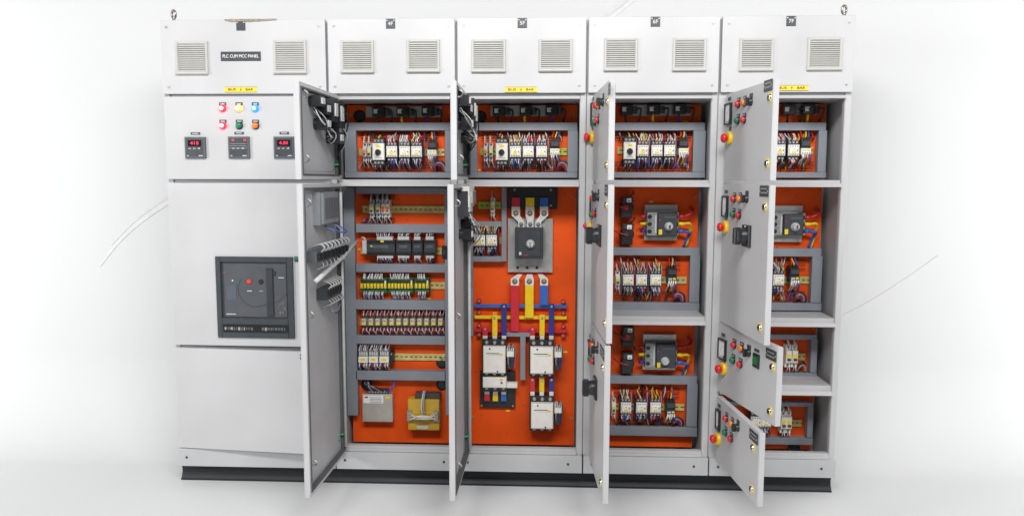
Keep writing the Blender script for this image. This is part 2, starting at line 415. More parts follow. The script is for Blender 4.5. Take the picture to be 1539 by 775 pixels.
def dial(o, u0, u1, z0, z1):
    q = MB(BLACK); w = .005
    q.box(u0, u0 + w, -.012, 0, z0, z1, BLACK); q.box(u1 - w, u1, -.012, 0, z0, z1, BLACK); q.box(u0 + w, u1 - w, -.012, 0, z0, z0 + w * 1.4, BLACK); q.box(u0 + w, u1 - w, -.012, 0, z1 - w * 1.4, z1, BLACK)
    q.box(u0 + w, u1 - w, -.007, 0, z0 + w, z1 - w, PAPER)
    cxm = u1 - w * 1.6; cz = z0 + w * 2.2; R_ = min(u1 - u0, z1 - z0) * .72
    for k in range(9):
        t = PI / 2 + PI / 2 * k / 8; x, z = cxm + R_ * math.cos(t), cz + R_ * math.sin(t)
        q.box(x - .0011, x + .0011, -.0076, -.007, z - .0011, z + .0011, INK)
    q.tube([(cxm, -.0078, cz), (cxm - R_ * .8, -.0078, cz + .004)], .0008, INK, 4); q.box(u1 - .022, u1 - w, -.0085, -.007, z0 + w, z0 + .022, DARK)
    um = (u0 + u1) / 2; q.box(um - .017, um + .017, -.003, 0, z1 + .012, z1 + .026, DARK)
    q.build('ammeter', o)
def door_lock(o, u, z):
    q = MB(YEL); q.lathe((u, 0, z), (0, -1, 0), [(0, .021), (.0015, .021)], YEL, 20); q.lathe((u, -.0015, z), (0, -1, 0), [(0, .015), (.005, .0145), (.007, .011)], CHROME, 18)
    q.box(u - .002, u + .002, -.0095, -.0085, z - .009, z + .009, BLACK); q.cyl((u, -.006, z), (0, -1, 0), .0025, .007, DARK, 10); q.build('door_lock', o)
def door_plate(o, u0, u1, z0, z1):
    q = MB(DARK); q.box(u0, u1, -.003, 0, z0, z1, DARK, .001); h = z1 - z0; r = random.Random(int(u0 * 9999))
    for k in range(2):
        x = u0 + .012
        while x < u1 - .016:
            l = r.uniform(.004, .010); q.box(x, x + l, -.0034, -.003, z1 - h * (.36 + .36 * k), z1 - h * (.22 + .36 * k), MGREY); x += l + .003
    for sx in (u0 + .006, u1 - .006): q.cyl((sx, -.003, (z0 + z1) / 2), (0, -1, 0), .001, .0025, LGREY, 8)
    q.build('name_plate', o)
def rotary(o, u, z):
    q = MB(BLACK); q.box(u - .042, u + .042, -.012, 0, z - .046, z + .046, BLACK, .004)
    q.lathe((u, -.012, z), (0, -1, 0), [(0, .034), (.016, .032), (.022, .028)], BLACK, 22)
    q.box(u - .013, u + .013, -.062, -.034, z - .036, z + .036, BLACK, .006); q.box(u - .02, u + .02, -.05, -.034, z - .022, z + .022, BLACK, .003)
    q.box(u - .006, u + .006, -.0125, -.012, z + .037, z + .043, PAPER); q.build('rotary_handle', o)
def hinges(o, H, zs):
    for z in zs:
        q = MB(CHROME); q.cyl((-.006, .012, z - .022), (0, 0, 1), .044, .0055, GALV, 10); q.box(-.006, .004, .016, .02, z - .018, z + .018, GALV); q.build('hinge', o)

D = math.radians
# the closed cabinet: three panels
c1 = cabs[0]
def panel(z0, z1, ang):
    return make_door(c1, .008, z0, z1, .772, ang)
p_top = panel(1.404, 1.788, 0); p_mid = panel(.607, 1.386, D(1.4)); p_low = panel(.094, .592, D(5.2))
def PD(px, py, z0, ang=0, off=0.): return UD(px, py, .008, ang, z0, off)
for (px, py, M, core) in ((335, 163, LRED, LREDC), (359.5, 163, LYEL, LYELC), (384, 163, LBLU, LBLUC), (335.5, 189, LRED, LREDC), (360, 189, GREEN, None), (384.5, 189, ORNG, None)):
    u, z = PD(px, py, 1.404); q = lamp(p_top, u, z, M, core); o = q.build('indicator_lamp', p_top)
    o['label'] = 'lit indicator lamp' if core else 'unlit indicator lamp'
for k, (a, b, c, d) in enumerate(((280, 206, 309.5, 238), (345, 205.5, 375.5, 238), (413, 205.5, 443, 238))):
    u0, z0 = PD(a, d, 1.404); u1, z1 = PD(c, b, 1.404); w, h = u1 - u0, z1 - z0
    q = MB(DARK); q.box(u0, u1, -.014, 0, z0, z1, SLATE, .003); q.box(u0 + .008, u1 - .008, -.0146, -.014, z0 + .008, z1 - .008, DARK)
    if k != 1:
        zc = z1 - h * .3
        q.box(u0 + w * .18, u1 - w * .18, -.0152, -.0146, zc - .014, zc + .014, SCREEN)
        text_into(q, '415' if k == 0 else '4.50', (u0 + u1) / 2, -.0156, zc, .014, DIGIT, width=w * .42)
    else:
        for s in (.2, .76): q.box(u0 + w * s, u0 + w * (s + .1), -.0152, -.0146, z1 - h * .2, z1 - h * .12, DIGIT)
        for s in range(3): q.box(u0 + w * .1, u1 - w * .1, -.0152, -.0146, z1 - h * (.34 + .1 * s), z1 - h * (.32 + .1 * s), MGREY)
    for s in (.2, .42, .64): q.box(u0 + w * s, u0 + w * (s + .12), -.0155, -.0146, z1 - h * .56, z1 - h * .53, LGREY)
    q.lathe((u0 + w * .73, -.0146, z1 - h * .54), (0, -1, 0), [(0, .003), (.002, .002)], PAPER, 8)
    q.box(u1 - w * .32, u1 - w * .12, -.0152, -.0146, z0 + h * .1, z0 + h * .14, LGREY); q.box(u0 + w * .12, u0 + w * .2, -.0152, -.0146, z0 + h * .1, z0 + h * .14, LGREY)
    um = (u0 + u1) / 2; q.box(um - .022, um + .022, -.003, 0, z1 + .011, z1 + .022, DARK); q.box(um - .014, um + .014, -.0034, -.003, z1 + .0145, z1 + .018, LGREY)
    q.build('panel_meter', p_top)
for k in range(2):
    q = MB(INK); u, z = PD(452.5, 533 + 5 * k, .094, D(5.2)); q.box(u - .004, u + .004, -.002, 0, z - .005, z + .005, INK); q.build('edge_mark', p_low)
q = MB(GREEN); u, z = PD(446.5, 389, .607, D(1.4)); q.box(u - .011, u + .008, -.008, 0, z - .012, z + .012, DARK, .002); q.box(u - .011, u + .008, -.0085, -.002, z, z + .011, GREEN); q.build('key_tag', p_mid)

# air circuit breaker looking out through the middle panel
A1 = D(1.4); u0, z0 = UD(329, 506, .008, A1, .607); u1, z1 = UD(440.5, 386, .008, A1, .607)
ox, oy = .008 + u0 * math.cos(A1), -u0 * math.sin(A1)
acb = thing('air_circuit_breaker', (ox, oy, .607 + z0), 'large dark grey air circuit breaker set in the wide cabinet with a red button', 'circuit breaker')
acb.rotation_euler = (0, 0, -A1); w, h = u1 - u0, z1 - z0
SLATEB = mat('breaker_bezel', (.04, .048, .056), .42, 0, .08, 30)
SLATEC = mat('breaker_face', (.075, .08, .09), .38, 0, .05, 20)
q = MB(SLATEB)
a, b, c, d = .024, w - .028, .095, h - .026
for bx in ((0, a, 0, h), (b, w, 0, h), (a, b, 0, c), (a, b, d, h)): q.box(bx[0], bx[1], -.012, -.0003, bx[2], bx[3], SLATEB, .002)
q.build('bezel', acb)
q = MB(SLATEC); q.box(a + .001, b - .001, -.002, .05, c + .001, d - .001, SLATEB); q.box(a + .012, b - .004, -.007, -.002, c + .004, d - .006, SLATEC, .003); fo = q.build('face', acb)
fx0, fx1, fz0, fz1 = a + .012, b - .004, c + .004, d - .006; fw, fh = fx1 - fx0, fz1 - fz0
q = MB(SLATE); q.box(fx0 + fw * .05, fx0 + fw * .2, -.0085, -.007, fz0 + fh * .32, fz0 + fh * .6, mat('blue_grey_trip_unit', (.085, .1, .125), .35)); q.build('trip_unit', fo)
q = MB(RED); q.lathe((fx0 + fw * .41, -.007, fz0 + fh * .665), (0, -1, 0), [(0, .011), (.004, .011), (.006, .008)], mat('glossy_red_button', (.85, .05, .04), .3), 14); q.build('push_button', fo)['label'] = 'red button'
q = MB(BLACK); q.lathe((fx0 + fw * .595, -.007, fz0 + fh * .665), (0, -1, 0), [(0, .011), (.004, .011), (.006, .008)], BLACK, 14); q.build('push_button', fo)['label'] = 'black button'
HND = mat('handle_black', (.026, .029, .034), .5, 0, .1, 30); q = MB(HND); q.box(fx0 + fw * .68, fx0 + fw * .79, -.014, -.007, fz0 + fh * .03, fz0 + fh * .91, HND, .003); q.box(fx0 + fw * .79, fx0 + fw * .83, -.012, -.007, fz0 + fh * .78, fz0 + fh * .86, HND, .002); q.build('charging_handle', fo)
q = MB(DARK)
cxm, czm, Rr = fx0 + fw * .5, fz0 + fh * .52, fw * .27
arc = [(cxm + Rr * math.cos(t), -.0074, czm + Rr * math.sin(t)) for t in [PI * .8 + PI * .75 * k / 20 for k in range(21)]] + [(fx0 + fw * .86, -.0074, fz0 + fh * .3), (fx1 - .002, -.0074, fz0 + fh * .44)]
q.tube(arc, .0014, DARK, 5); q.build('curved_line', fo)
q = MB(LGREY)
q.lathe((fx0 + fw * .145, -.007, fz0 + fh * .68), (0, -1, 0), [(0, .004), (.002, .003)], PAPER, 8)
for (s, t_, l, M) in ((.03, .05, .15, LGREY), (.37, .485, .075, LGREY), (.565, .485, .06, MGREY), (.87, .735, .09, LGREY), (.0, .82, .03, RED)):
    q.box(fx0 + fw * s, fx0 + fw * (s + l), -.0078, -.007, fz0 + fh * t_, fz0 + fh * (t_ + .016), M)
r = random.Random(3)
for k in range(11):
    x, z = fx0 + fw * r.uniform(.84, .97), fz0 + fh * r.uniform(.03, .25); q.tube([(x, -.0085, z), (x + r.uniform(-.01, .01), -.0095, z + .01), (x + r.uniform(-.008, .008), -.0085, z + .018)], .0012, MGREY, 4)
q.build('face_print', fo)
q = MB(SCREEN); q.box(a + .004, b + .003, -.0126, -.012, .026, .066, SCREEN); r = random.Random(5)
x = a + .012
while x < b - .012:
    l = r.uniform(.004, .012)
    if not (.45 < (x - a) / (b - a) < .58): q.box(x, x + l, -.0131, -.0126, .036 + r.random() * .004, .052, SLATE if r.random() < .75 else MGREY)
    x += l + r.uniform(.003, .006)
q.build('lower_strip', acb)

# open doors
def outfit(o, hx, ang, z0, sx, sy, sc_, it):
    def G(X, Y, off=0.): return UD(sx + X / sc_, sy + Y / sc_, hx, ang, z0, off)
    if 'meter' in it:
        a, b, c, d = it['meter']; u0 = G(a, (b + d) / 2)[0]; u1 = G(c, (b + d) / 2)[0]; zc = G((a + c) / 2, (b + d) / 2)[1]; hh = it.get('mh', .096); dial(o, max(.012, u0), u1, zc - hh / 2, zc + hh / 2)
    for key, M in (('red', RED), ('orange', ORNG), ('green', GREEN), ('stop', RED)):
        if key in it: u, z = G(*it[key], .01); push_button(o, u, z, M)
    if 'sel' in it: u, z = G(*it['sel'], .012); selector(o, u, z)
    if 'est' in it: u, z = G(*it['est'], .006); estop(o, u, z)
    if 'rot' in it: u, z = G(*it['rot']); rotary(o, u, z)
    for l in it.get('locks', ()): u, z = G(*l); door_lock(o, min(u, DW - .03), z)
    if 'plate' in it:
        a, b, c, d = it['plate']; u0 = G(a, (b + d) / 2)[0]; u1 = G(c, (b + d) / 2)[0]; zc = G((a + c) / 2, (b + d) / 2)[1]; door_plate(o, u0, min(u1, DW - .008), zc - .022, zc + .022)
HX = [XS[k] + .03 for k in range(5)]
def odoor(i, z0, z1, deg, it=None, zoom=None, nh=3):
    o = make_door(cabs[i], .03, z0, z1, DW, D(deg)); H = z1 - z0
    hinges(o, H, [.06, H - .06] if H < .8 else [.1, H / 2, H - .1])
    if it: outfit(o, HX[i], D(deg), z0, *zoom, it)
    return o
d2t = odoor(1, 1.404, 1.79, 91.5); d2l = odoor(1, .085, 1.386, 91.2)
d3t = odoor(2, 1.404, 1.79, 89); d3l = odoor(2, .085, 1.386, 90.5)
d4t = odoor(3, 1.404, 1.79, 87, dict(meter=(105, 205, 133, 345), red=(147, 208), orange=(165, 208), sel=(184, 187), green=(138, 318), stop=(157, 304), est=(125, 415), locks=((262, 162), (247, 592)), plate=(248, 50, 288, 110)), (860, 110, 4.304))
d4m = odoor(3, .752, 1.386, 86.8, dict(meter=(80, 80, 105, 195), red=(103, 97), orange=(113, 96), sel=(126, 92), green=(98, 185), stop=(113, 180), est=(92, 243), rot=(148, 295), locks=((189, 135), (175, 760)), plate=(175, 35, 203, 78)), (860, 270, 3.522))
d4l = odoor(3, .085, .742, 87.3, dict(meter=(50, 85, 65, 150), red=(70, 120), orange=(77, 125), sel=(88, 140), green=(66, 172), stop=(75, 183), est=(58, 208), rot=(92, 285), locks=((118, 208), (112, 645)), plate=(108, 133, 125, 172)), (860, 470, 2.541))
d5t = odoor(4, 1.404, 1.79, 84, dict(meter=(110, 182, 165, 325), red=(193, 190), orange=(230, 180), sel=(265, 175), green=(190, 290), stop=(228, 285), est=(145, 398), locks=((397, 150), (380, 553)), plate=(363, 42, 428, 105)), (1060, 110, 4.078))
d5m = odoor(4, .752, 1.386, 84, dict(meter=(78, 80, 118, 188), red=(138, 97), orange=(168, 97), sel=(198, 97), green=(135, 175), stop=(163, 180), est=(100, 240), rot=(214, 285), locks=((303, 138), (277, 748)), plate=(278, 38, 332, 78)), (1060, 270, 3.37))
d5n = odoor(4, .418, .742, 77.8, dict(meter=(68, 85, 108, 185), red=(130, 122), orange=(158, 135), sel=(183, 152), green=(126, 180), stop=(153, 196), est=(92, 213), locks=((282, 205), (272, 375)), plate=(258, 142, 305, 180)), (1050, 470, 2.541))
d5b = odoor(4, .085, .392, 84.5, dict(meter=(57, 350, 85, 450), red=(100, 402), orange=(122, 422), sel=(141, 437), green=(97, 456), stop=(118, 479), est=(72, 480), locks=((208, 513), (203, 672)), plate=(195, 448, 228, 495)), (1050, 470, 2.541))
u, z = UD(1050 + 222 / 2.541, 470 + 182 / 2.541, HX[4], D(77.8), .418)
q = MB(BLACK); q.box(u - .026, u + .026, -.008, 0, z - .03, z + .03, BLACK, .003); q.box(u - .019, u + .019, -.0086, -.008, z - .016, z + .018, GDISP); q.box(u - .02, u + .02, -.003, 0, z + .038, z + .05, DARK); q.build('digital_timer', d5n)

# backs of the two doors that show their inner faces
YI = .003
def UI(px, py, i, deg, z0, off): return UD(px, py, HX[i], D(deg), z0, -off)
def latch(o, z):
    q = MB(CHROME); u = DW - .05
    q.wire([(u, .006, z), (u - .004, .035, z + .004), (u + .012, .045, z + .018), (u + .01, .03, z + .03)], .004, GALV); q.box(u - .015, u + .015, .003, .008, z - .012, z + .012, GALV); q.build('latch', o)
def stiff(o, H):
    q = MB(INNER); q.box(.012 + .03, DW - .04, .003, .0045, .035, H - .035, INNER); q.build('inner_panel', o)
for o, H in ((d2t, .386), (d2l, 1.301), (d3t, .386), (d3l, 1.301)):
    stiff(o, H)
    for z in ((.07, H - .06) if H < .5 else (.12, .75, H - .09)): latch(o, z)
def block_back(o, u, z, w, h, dep, M, s=1):
    """switch blocks clipped on the back of a door with looping grey control wires"""
    q = MB(M); q.lathe((u, .0046, z), (0, 1, 0), [(0, h * .5), (.018, h * .5)], BLACK, 12); q.box(u - w / 2, u + w / 2, .022, dep, z - h / 2, z + h / 2, M, 0)
    for k in range(2): q.box(u - w * .32 + k * w * .36, u - w * .05 + k * w * .36, dep, dep + .006, z - h * .25, z + h * .3, LGREY)
    return q
rw = random.Random(11)
def door_wires(o, pts, n, spread, mats_, r=.0028, dep=.06):
    q = MB(WG)
    for k in range(n):
        j = lambda s: rw.uniform(-s, s)
        q.wire([(p[0] + j(spread), .02 + dep * (0 if m_ in (0, len(pts) - 1) else 1) * rw.uniform(.5, 1.2), p[1] + j(spread)) for m_, p in enumerate(pts)], r, mats_[k % len(mats_)])
    return q.build('door_wiring', o)
def top_back(o, i, deg, cl):
    for (u, z, w, h, dep) in ((.36, .325, .06, .045, .06), (.28, .30, .055, .05, .06), (.30, .235, .055, .05, .065), (.21, .30, .055, .10, .07), (.12, .29, .06, .12, .07), (.13, .185, .06, .05, .07)):
        block_back(o, u, z, w, h, dep, BLACK).build('switch_block', o)
    door_wires(o, [(.37, .30), (.36, .24), (.29, .22), (.25, .25)], 3, .015, [WW, WG, WG], .0024, .04)
    door_wires(o, [(.27, .26), (.25, .2), (.22, .17), (.17, .18)], 4, .014, [WW, WG, WK], .0026, .05)
    door_wires(o, [(.2, .34), (.12, .33), (.06, .26), (.04, .19), (.03, .10)], 4, .010, [WK, WG, WK], .003, .05)
    q = MB(WG); q.tube([(.03, .03, .18), (.03, .03, .02)], .007, WK, 6); q.build('cable_sleeve', o)
top_back(d2t, 1, 91.5, 0); top_back(d3t, 2, 89, 1)
DISPB = mat('display_case_grey', (.24, .25, .265), .45)
# long door of the 4F cabinet: display back, terminal strip and white ducting
q = MB(MGREY); q.box(0.10, .36, .0046, .036, 1.125, 1.265, DISPB, 0); q.box(.12, .34, .036, .046, 1.13, 1.26, DISPB)
for k in range(8): q.box(.13 + k * .025, .145 + k * .025, .046, .048, 1.15, 1.24, SLATE)
q.build('display_back', d2l)
q = MB(BLACK); q.box(.02, .46, .0046, .05, .978, 1.022, SLATE); q.box(.02, .46, .05, .062, .988, 1.012, BLACK)
for k in range(8):
    u = .045 + .053 * k
    for e in (0, .012): q.wire([(u + e, .058, 1.016), (u + e - .003, .07, 1.034), (u + e + .006, .058, 1.05), (u + e + .012, .03, 1.044), (u + e + .014, .01, 1.03)], .0034, (LGREY, MGREY)[e > 0])
    q.wire([(u, .055, .98), (u, .064, .958), (u, .03, .94)], .003, WG); q.box(u - .004, u + .02, .062, .067, .984, 1.014, BLACK)
q.build('terminal_strip', d2l)
q = MB(LGREY); q.tube([(.47, .045, .90), (.3, .05, .93), (.1, .055, .965), (-.06, .075, 1.02)], .0105, LGREY, 10); q.build('wire_conduit', d2l)
q = MB(BLACK); q.box(.12, .34, .0046, .05, .80, .85, DARK)
for k in range(6):
    u = .13 + .036 * k; q.wire([(u, .05, .845), (u, .062, .865), (u + .01, .03, .885)], .0028, LGREY); q.wire([(u, .05, .80), (u, .062, .78), (u + rw.uniform(-.02, .02), .02, .765)], .0026, WG)
    q.box(u - .004, u + .006, .05, .056, .812, .838, BLACK)
q.build('terminal_strip', d2l)
door_wires(d2l, [(.2, .76), (.22, .73), (.16, .72), (.1, .735), (.03, .73)], 3, .006, [WG, WB, WG], .0024, .02)
door_wires(d2l, [(.25, 1.12), (.22, 1.09), (.16, 1.09), (.14, 1.13)], 2, .006, [WB, WG])
q = MB(LGREY); q.tube([(.03, .03, .04), (.03, .03, 1.26)], .007, LGREY, 6); q.build('cable_sleeve', d2l)
q = MB(CREAM); q.box(.12, .26, .0046, .05, 1.16, 1.27, DARK, 0); q.box(.14, .24, .05, .058, 1.18, 1.25, LGREY); q.build('relay_back', d3l)
q = MB(LGREY)
q.box(.03, .25, .02, .055, 1.2, 1.29, CREAM); q.box(.05, .2, .055, .065, 1.215, 1.27, GALV); q.build('switch_block', d3l)
for (u, z) in ((.12, 1.12), (.2, 1.08), (.08, 1.06)): block_back(d3l, u, z, .045, .045, .06, BLACK).build('switch_block', d3l)
door_wires(d3l, [(.15, 1.2), (.2, 1.14), (.12, 1.1), (.05, 1.05), (.0, 1.0)], 5, .02, [WW, WG, WK])
q = MB(LGREY); q.tube([(.03, .03, .04), (.03, .03, 1.26)], .008, LGREY, 6); q.build('cable_sleeve', d3l)
for (i, z) in ((1, 1.46), (2, 1.46), (1, .175), (2, .175)):
    q = MB(WN); q.wire([(.045, .0, z), (.055, -.03, z + .012), (.02, -.045, z + .006), (.035, -.06, z - .012)], .006, WN); q.build('earth_wire', cabs[i])

# ------------------------------------------------------------------ plates, ducts, rails
DRILL = mat('drilled_dark', (.05, .02, .012), .7)
def plate(i, z0, z1, bolts=True):
    W = XS[i + 1] - XS[i]; q = MB(ORANGE); q.box(.024, W - .033, YP, YP + .003, z0, z1, ORANGE)
    for k in range(int(9 + 14 * (z1 - z0))):
        hx_, hz_ = rnd.uniform(.05, W - .06), rnd.uniform(z0 + .02, z1 - .02)
        if k % 6: q.lathe((hx_, YP, hz_), (0, -1, 0), [(0, .0026), (.0006, .0026)], DRILL, 8)
        else: q.box(hx_ - .011, hx_ + .011, YP - .0008, YP, hz_ - .004, hz_ + .004, YEL)
    o = q.build('mounting_plate', cabs[i])
    if bolts:
        for sx in (.045, W - .05):
            for z in (z0 + (.14 if z0 < .1 else .08), z1 - .05):
                b = MB(BRASS); b.lathe((sx, YP, z), (0, -1, 0), [(0, .007), (.003, .007), (.006, .004)], BRASS, 10); b.build('bolt', o)
    return o
def duct(i, *p):
    a, b, c, d = RC(*p, YD); q = MB(DUCT); X0 = XS[i]; e = .0008
    q.box(a - X0 + e, b - X0 - e, YD + .006, YP - .0005, c + e, d - e, DUCT); 
    if b - a > d - c: q.box(a - X0 + e, b - X0 - e, YD, YD + .006, c + e - .0015, d - e + .0015, DUCT, .0015)
    else: q.box(a - X0 + e - .0015, b - X0 - e + .0015, YD, YD + .006, c + e, d - e, DUCT, .0015)
    q.build('wiring_duct', cabs[i])
def rail(i, px0, px1, pyc, M=ZINC, h=.035):
    y = YP - .008; a, z = U(px0, pyc, y); b, _ = U(px1, pyc, y); a -= XS[i]; b -= XS[i]; q = MB(M)
    q.box(a, b, YP - .008, YP - .0065, z + h * .28, z + h * .5, M); q.box(a, b, YP - .008, YP - .0065, z - h * .5, z - h * .28, M)
    x = a
    q.box(a, b, YP - .0065, YP - .005, z + h * .1, z + h * .279, M); q.box(a, b, YP - .0065, YP - .005, z - h * .279, z - h * .1, M)
    while x < b - .005: q.box(x, min(b, x + .011), YP - .0065, YP - .005, z - h * .1, z + h * .1, M); x += .025
    q.build('din_rail', cabs[i]); return z
def grommet(i, px, py, r=.03):
    x, z = U(px, py, YP - .01); q = MB(BLACK); q.lathe((x - XS[i], YP, z), (0, -1, 0), [(0, r), (.004, r), (.007, r * .8), (.008, r * .5)], BLACK, 18); q.build('grommet', cabs[i])

plate(1, 1.41, 1.77); plate(1, .05, 1.37); plate(2, 1.41, 1.77); plate(2, .05, 1.37); plate(3, 1.41, 1.77); plate(3, .77, 1.37); plate(3, .05, .725)
plate(4, 1.411, 1.77); plate(4, .768, 1.37); plate(4, .445, .72); plate(4, .05, .395)
# top compartments
TOPS = [(1, 518, 535, 669, 682, 517), (2, 704.5, 717, 853.5, 868, 704), (3, 893, 906, 1042, 1060, 893), (4, 1082, 1094, 1230, 1242, 1082)]
for (i, l0, l1, r0, r1, _) in TOPS:
    duct(i, l0, 184.5, r1, 196); duct(i, l0, 259, r1, 267); duct(i, l0, 196, l1, 259); duct(i, r0, 196, r1, 259)
# 4F lower
duct(1, 519, 282, 534.5, 624); 
for (a, b) in ((282, 291), (337, 349.4), (396.6, 409), (451, 465), (504.5, 517), (557.5, 571)): duct(1, 534.5, a, 669, b)
duct(1, 669, 282, 681, 624)
# 5F lower
duct(2, 701, 282, 710.5, 505)
duct(2, 710.5, 333, 754, 340.5); duct(2, 754, 282, 761, 393); duct(2, 710.5, 385, 754, 393); duct(2, 782, 505.5, 789.5, 571); duct(2, 757, 500, 797, 505.5)
# 6F
duct(3, 893, 372, 1051.5, 383.5); duct(3, 893, 454.5, 1051.5, 466.5); duct(3, 1037, 383.5, 1051.5, 454.5); duct(3, 893, 383.5, 906, 454.5)
duct(3, 893, 564.5, 1048, 576.5); duct(3, 893, 641, 1048, 654.5); duct(3, 1032.5, 576.5, 1048, 641); duct(3, 893, 576.5, 906, 641)
# 7F
duct(4, 1082, 373, 1235, 385); duct(4, 1082, 455, 1235, 466); duct(4, 1220, 385, 1235, 455); duct(4, 1082, 385, 1096, 455)
duct(4, 1082, 502.5, 1228, 509.5); duct(4, 1082, 560, 1228, 568.5); duct(4, 1219, 509.5, 1228, 560); duct(4, 1082, 509.5, 1094, 560)
duct(4, 1082, 604, 1222, 609.5); duct(4, 1082, 657.5, 1222, 667); duct(4, 1214, 609.5, 1222, 657.5); duct(4, 1082, 609.5, 1094, 657.5)
# rails
rail(1, 540, 668, 229); rail(2, 722, 852, 228, LIME); rail(3, 928, 1036, 226); rail(4, 1130, 1222, 226)
rail(1, 545, 669, 314.5); rail(1, 542, 669, 376.5); rail(1, 541, 669, 428); rail(1, 541, 669, 484); rail(1, 540, 669, 535)
rail(2, 719, 753, 308.5, LIME); rail(2, 713, 754, 361)
rail(3, 915, 1032, 420); rail(3, 915, 1028, 610); rail(4, 1110, 1216, 420); rail(4, 1150, 1210, 535); rail(4, 1110, 1205, 634)
for (i, px, py) in ((1, 540, 174.5), (2, 722, 175.5), (1, 664, 545), (1, 551, 578), (1, 664, 578), (4, 1194, 673)): grommet(i, px, py)
x, z = U(756, 172, YP - .01)
for (i, a, b, y) in ((2, 737, 832, 167), (1, 550, 664, 168.5), (3, 938, 1038, 166), (4, 1178, 1228, 165)):
    a_, z = U(a, y, YP - .01); b_, _ = U(b, y, YP - .01); q = MB(GALV); q.box(a_ - XS[i], b_ - XS[i], YP - .012, YP - .009, z - .026, z + .026, GALV); q.build('busbar_strip', cabs[i])

# ------------------------------------------------------------------ devices (local: x centred, y=0 on the plate, z centred on the body)
CF = 'cabinet '
def wires_part(t, xs_, ztop, zto, y0, mats_, seed, r=.003, name='wires', yto=-.03, jit=.008, parent=None):
    q = MB(WG); rr = random.Random(seed)
    for k, x in enumerate(xs_):
        M = mats_[k % len(mats_)]; dz = zto - ztop; jx = rr.uniform(-jit, jit)
        q.wire([(x, y0, ztop), (x + jx * .3, y0 - .012, ztop + dz * .3), (x + jx, (y0 + yto) / 2 - .004, ztop + dz * .65), (x + jx * 1.3, yto, zto)], r, M, 4)
    return q.build(name, t)
CN = [0]
def contactor(loc, label, group, seed=0, tone=0):
    CN[0] += 1; seed = seed + CN[0] * 7; t = thing('contactor', loc, label, 'contactor', group); t.rotation_euler = (0, math.radians(rnd.uniform(-.8, .8)), math.radians(rnd.uniform(-1.5, 1.5)))
    q = MB(BLACK); q.box(-.0255, .0255, -.055, -.009, -.054, .054, BLACK); q.box(-.0245, .0245, -.066, -.055, -.046, .046, DARK)
    for k in range(3):
        for s in (-1, 1): q.cyl((-.016 + k * .016, -.066, s * .038), (0, -1, 0), .0015, .0045, GALV, 8)
    q.build('body', t)
    q = MB(CREAM); q.box(-.026, .026, -.078, -.066, -.026, .0265, CREAM, .002); q.box(-.022, .022, -.0835, -.078, -.018, .012, CREAM, .002)
    for k in range(4): q.box(-.02 + k * .0115, -.0135 + k * .0115, -.0785, -.078, .0165, .0215, MGREY); q.box(-.02 + k * .0115, -.0135 + k * .0115, -.0785, -.078, -.0245, -.0205, MGREY)
    q.box(-.004, .004, -.0842, -.0835, .0035, .007, (BLUES, MGREY, RED)[tone % 3]); q.box(.012, .018, -.0842, -.0835, -.004, .004, MGREY)
    q.build('front_cover', t)
    q = MB(YEL); q.box(-.0105, .0085, -.0844, -.0836, -.0125, -.0045 if tone else .002, YEL); q.build('tag', t)
    rc = random.Random(seed * 13 + 1); pal = [WW, WW, WW, WG, WG, WR, WK, WY, WW]
    top = [rc.choice(pal) for _ in range(9)]; bot = [rc.choice([WK, WK, WK, WG, WG, WR, WB, WW]) for _ in range(9)]
    wires_part(t, [-.022 + .0052 * k for k in range(9)], .042, .082, -.066, top, seed, .0023, jit=.012)
    wires_part(t, [-.022 + .0052 * k for k in range(9)], -.042, -.084, -.066, bot, seed + 5, .0024, jit=.013)
    wires_part(t, [-.03, -.027, .029, .033], .07, -.075, -.03, [rc.choice([WR, WK, WG, WP]) for _ in range(4)], seed + 9, .0024, 'loom', -.02, .004)
    return t
def starter(loc, label, group):
    t = thing('motor_starter', loc, label, 'motor starter', group)
    q = MB(BLACK); q.box(-.029, .029, -.06, -.009, -.068, .068, BLACK); q.box(-.027, .027, -.07, -.06, .043, .064, DARK, .002); q.box(-.027, .027, -.07, -.06, -.064, -.043, DARK, .002)
    for k in range(3):
        for s in (-1, 1): q.cyl((-.017 + k * .017, -.07, s * .053), (0, -1, 0), .001, .006, MGREY, 10)
    q.build('body', t)
    q = MB(CREAM); q.box(-.029, .029, -.084, -.06, -.041, .041, CREAM, .003); q.box(-.02, .02, -.0845, -.084, -.034, -.026, LGREY); q.box(-.02, .004, -.085, -.084, .033, .037, LGREY); q.build('front_cover', t)
    q = MB(YEL); q.box(-.010, .012, -.0852, -.0843, .021, .031, YEL); q.build('tag', t)
    q = MB(BLACK); q.lathe((0, -.084, -.003), (0, -1, 0), [(0, .0145), (.006, .0145), (.008, .012), (.02, .011)], BLACK, 18); q.box(-.0035, .0035, -.11, -.09, -.0155, .0095, BLACK, .002); q.build('knob', t)
    wires_part(t, [-.017, 0, .017], .064, .082, -.05, [WK, WY, WK], 3, .004); wires_part(t, [-.018, -.006, .006, .018], -.064, -.086, -.05, [WG, WR, WG, WK], 4, .0036)
    return t
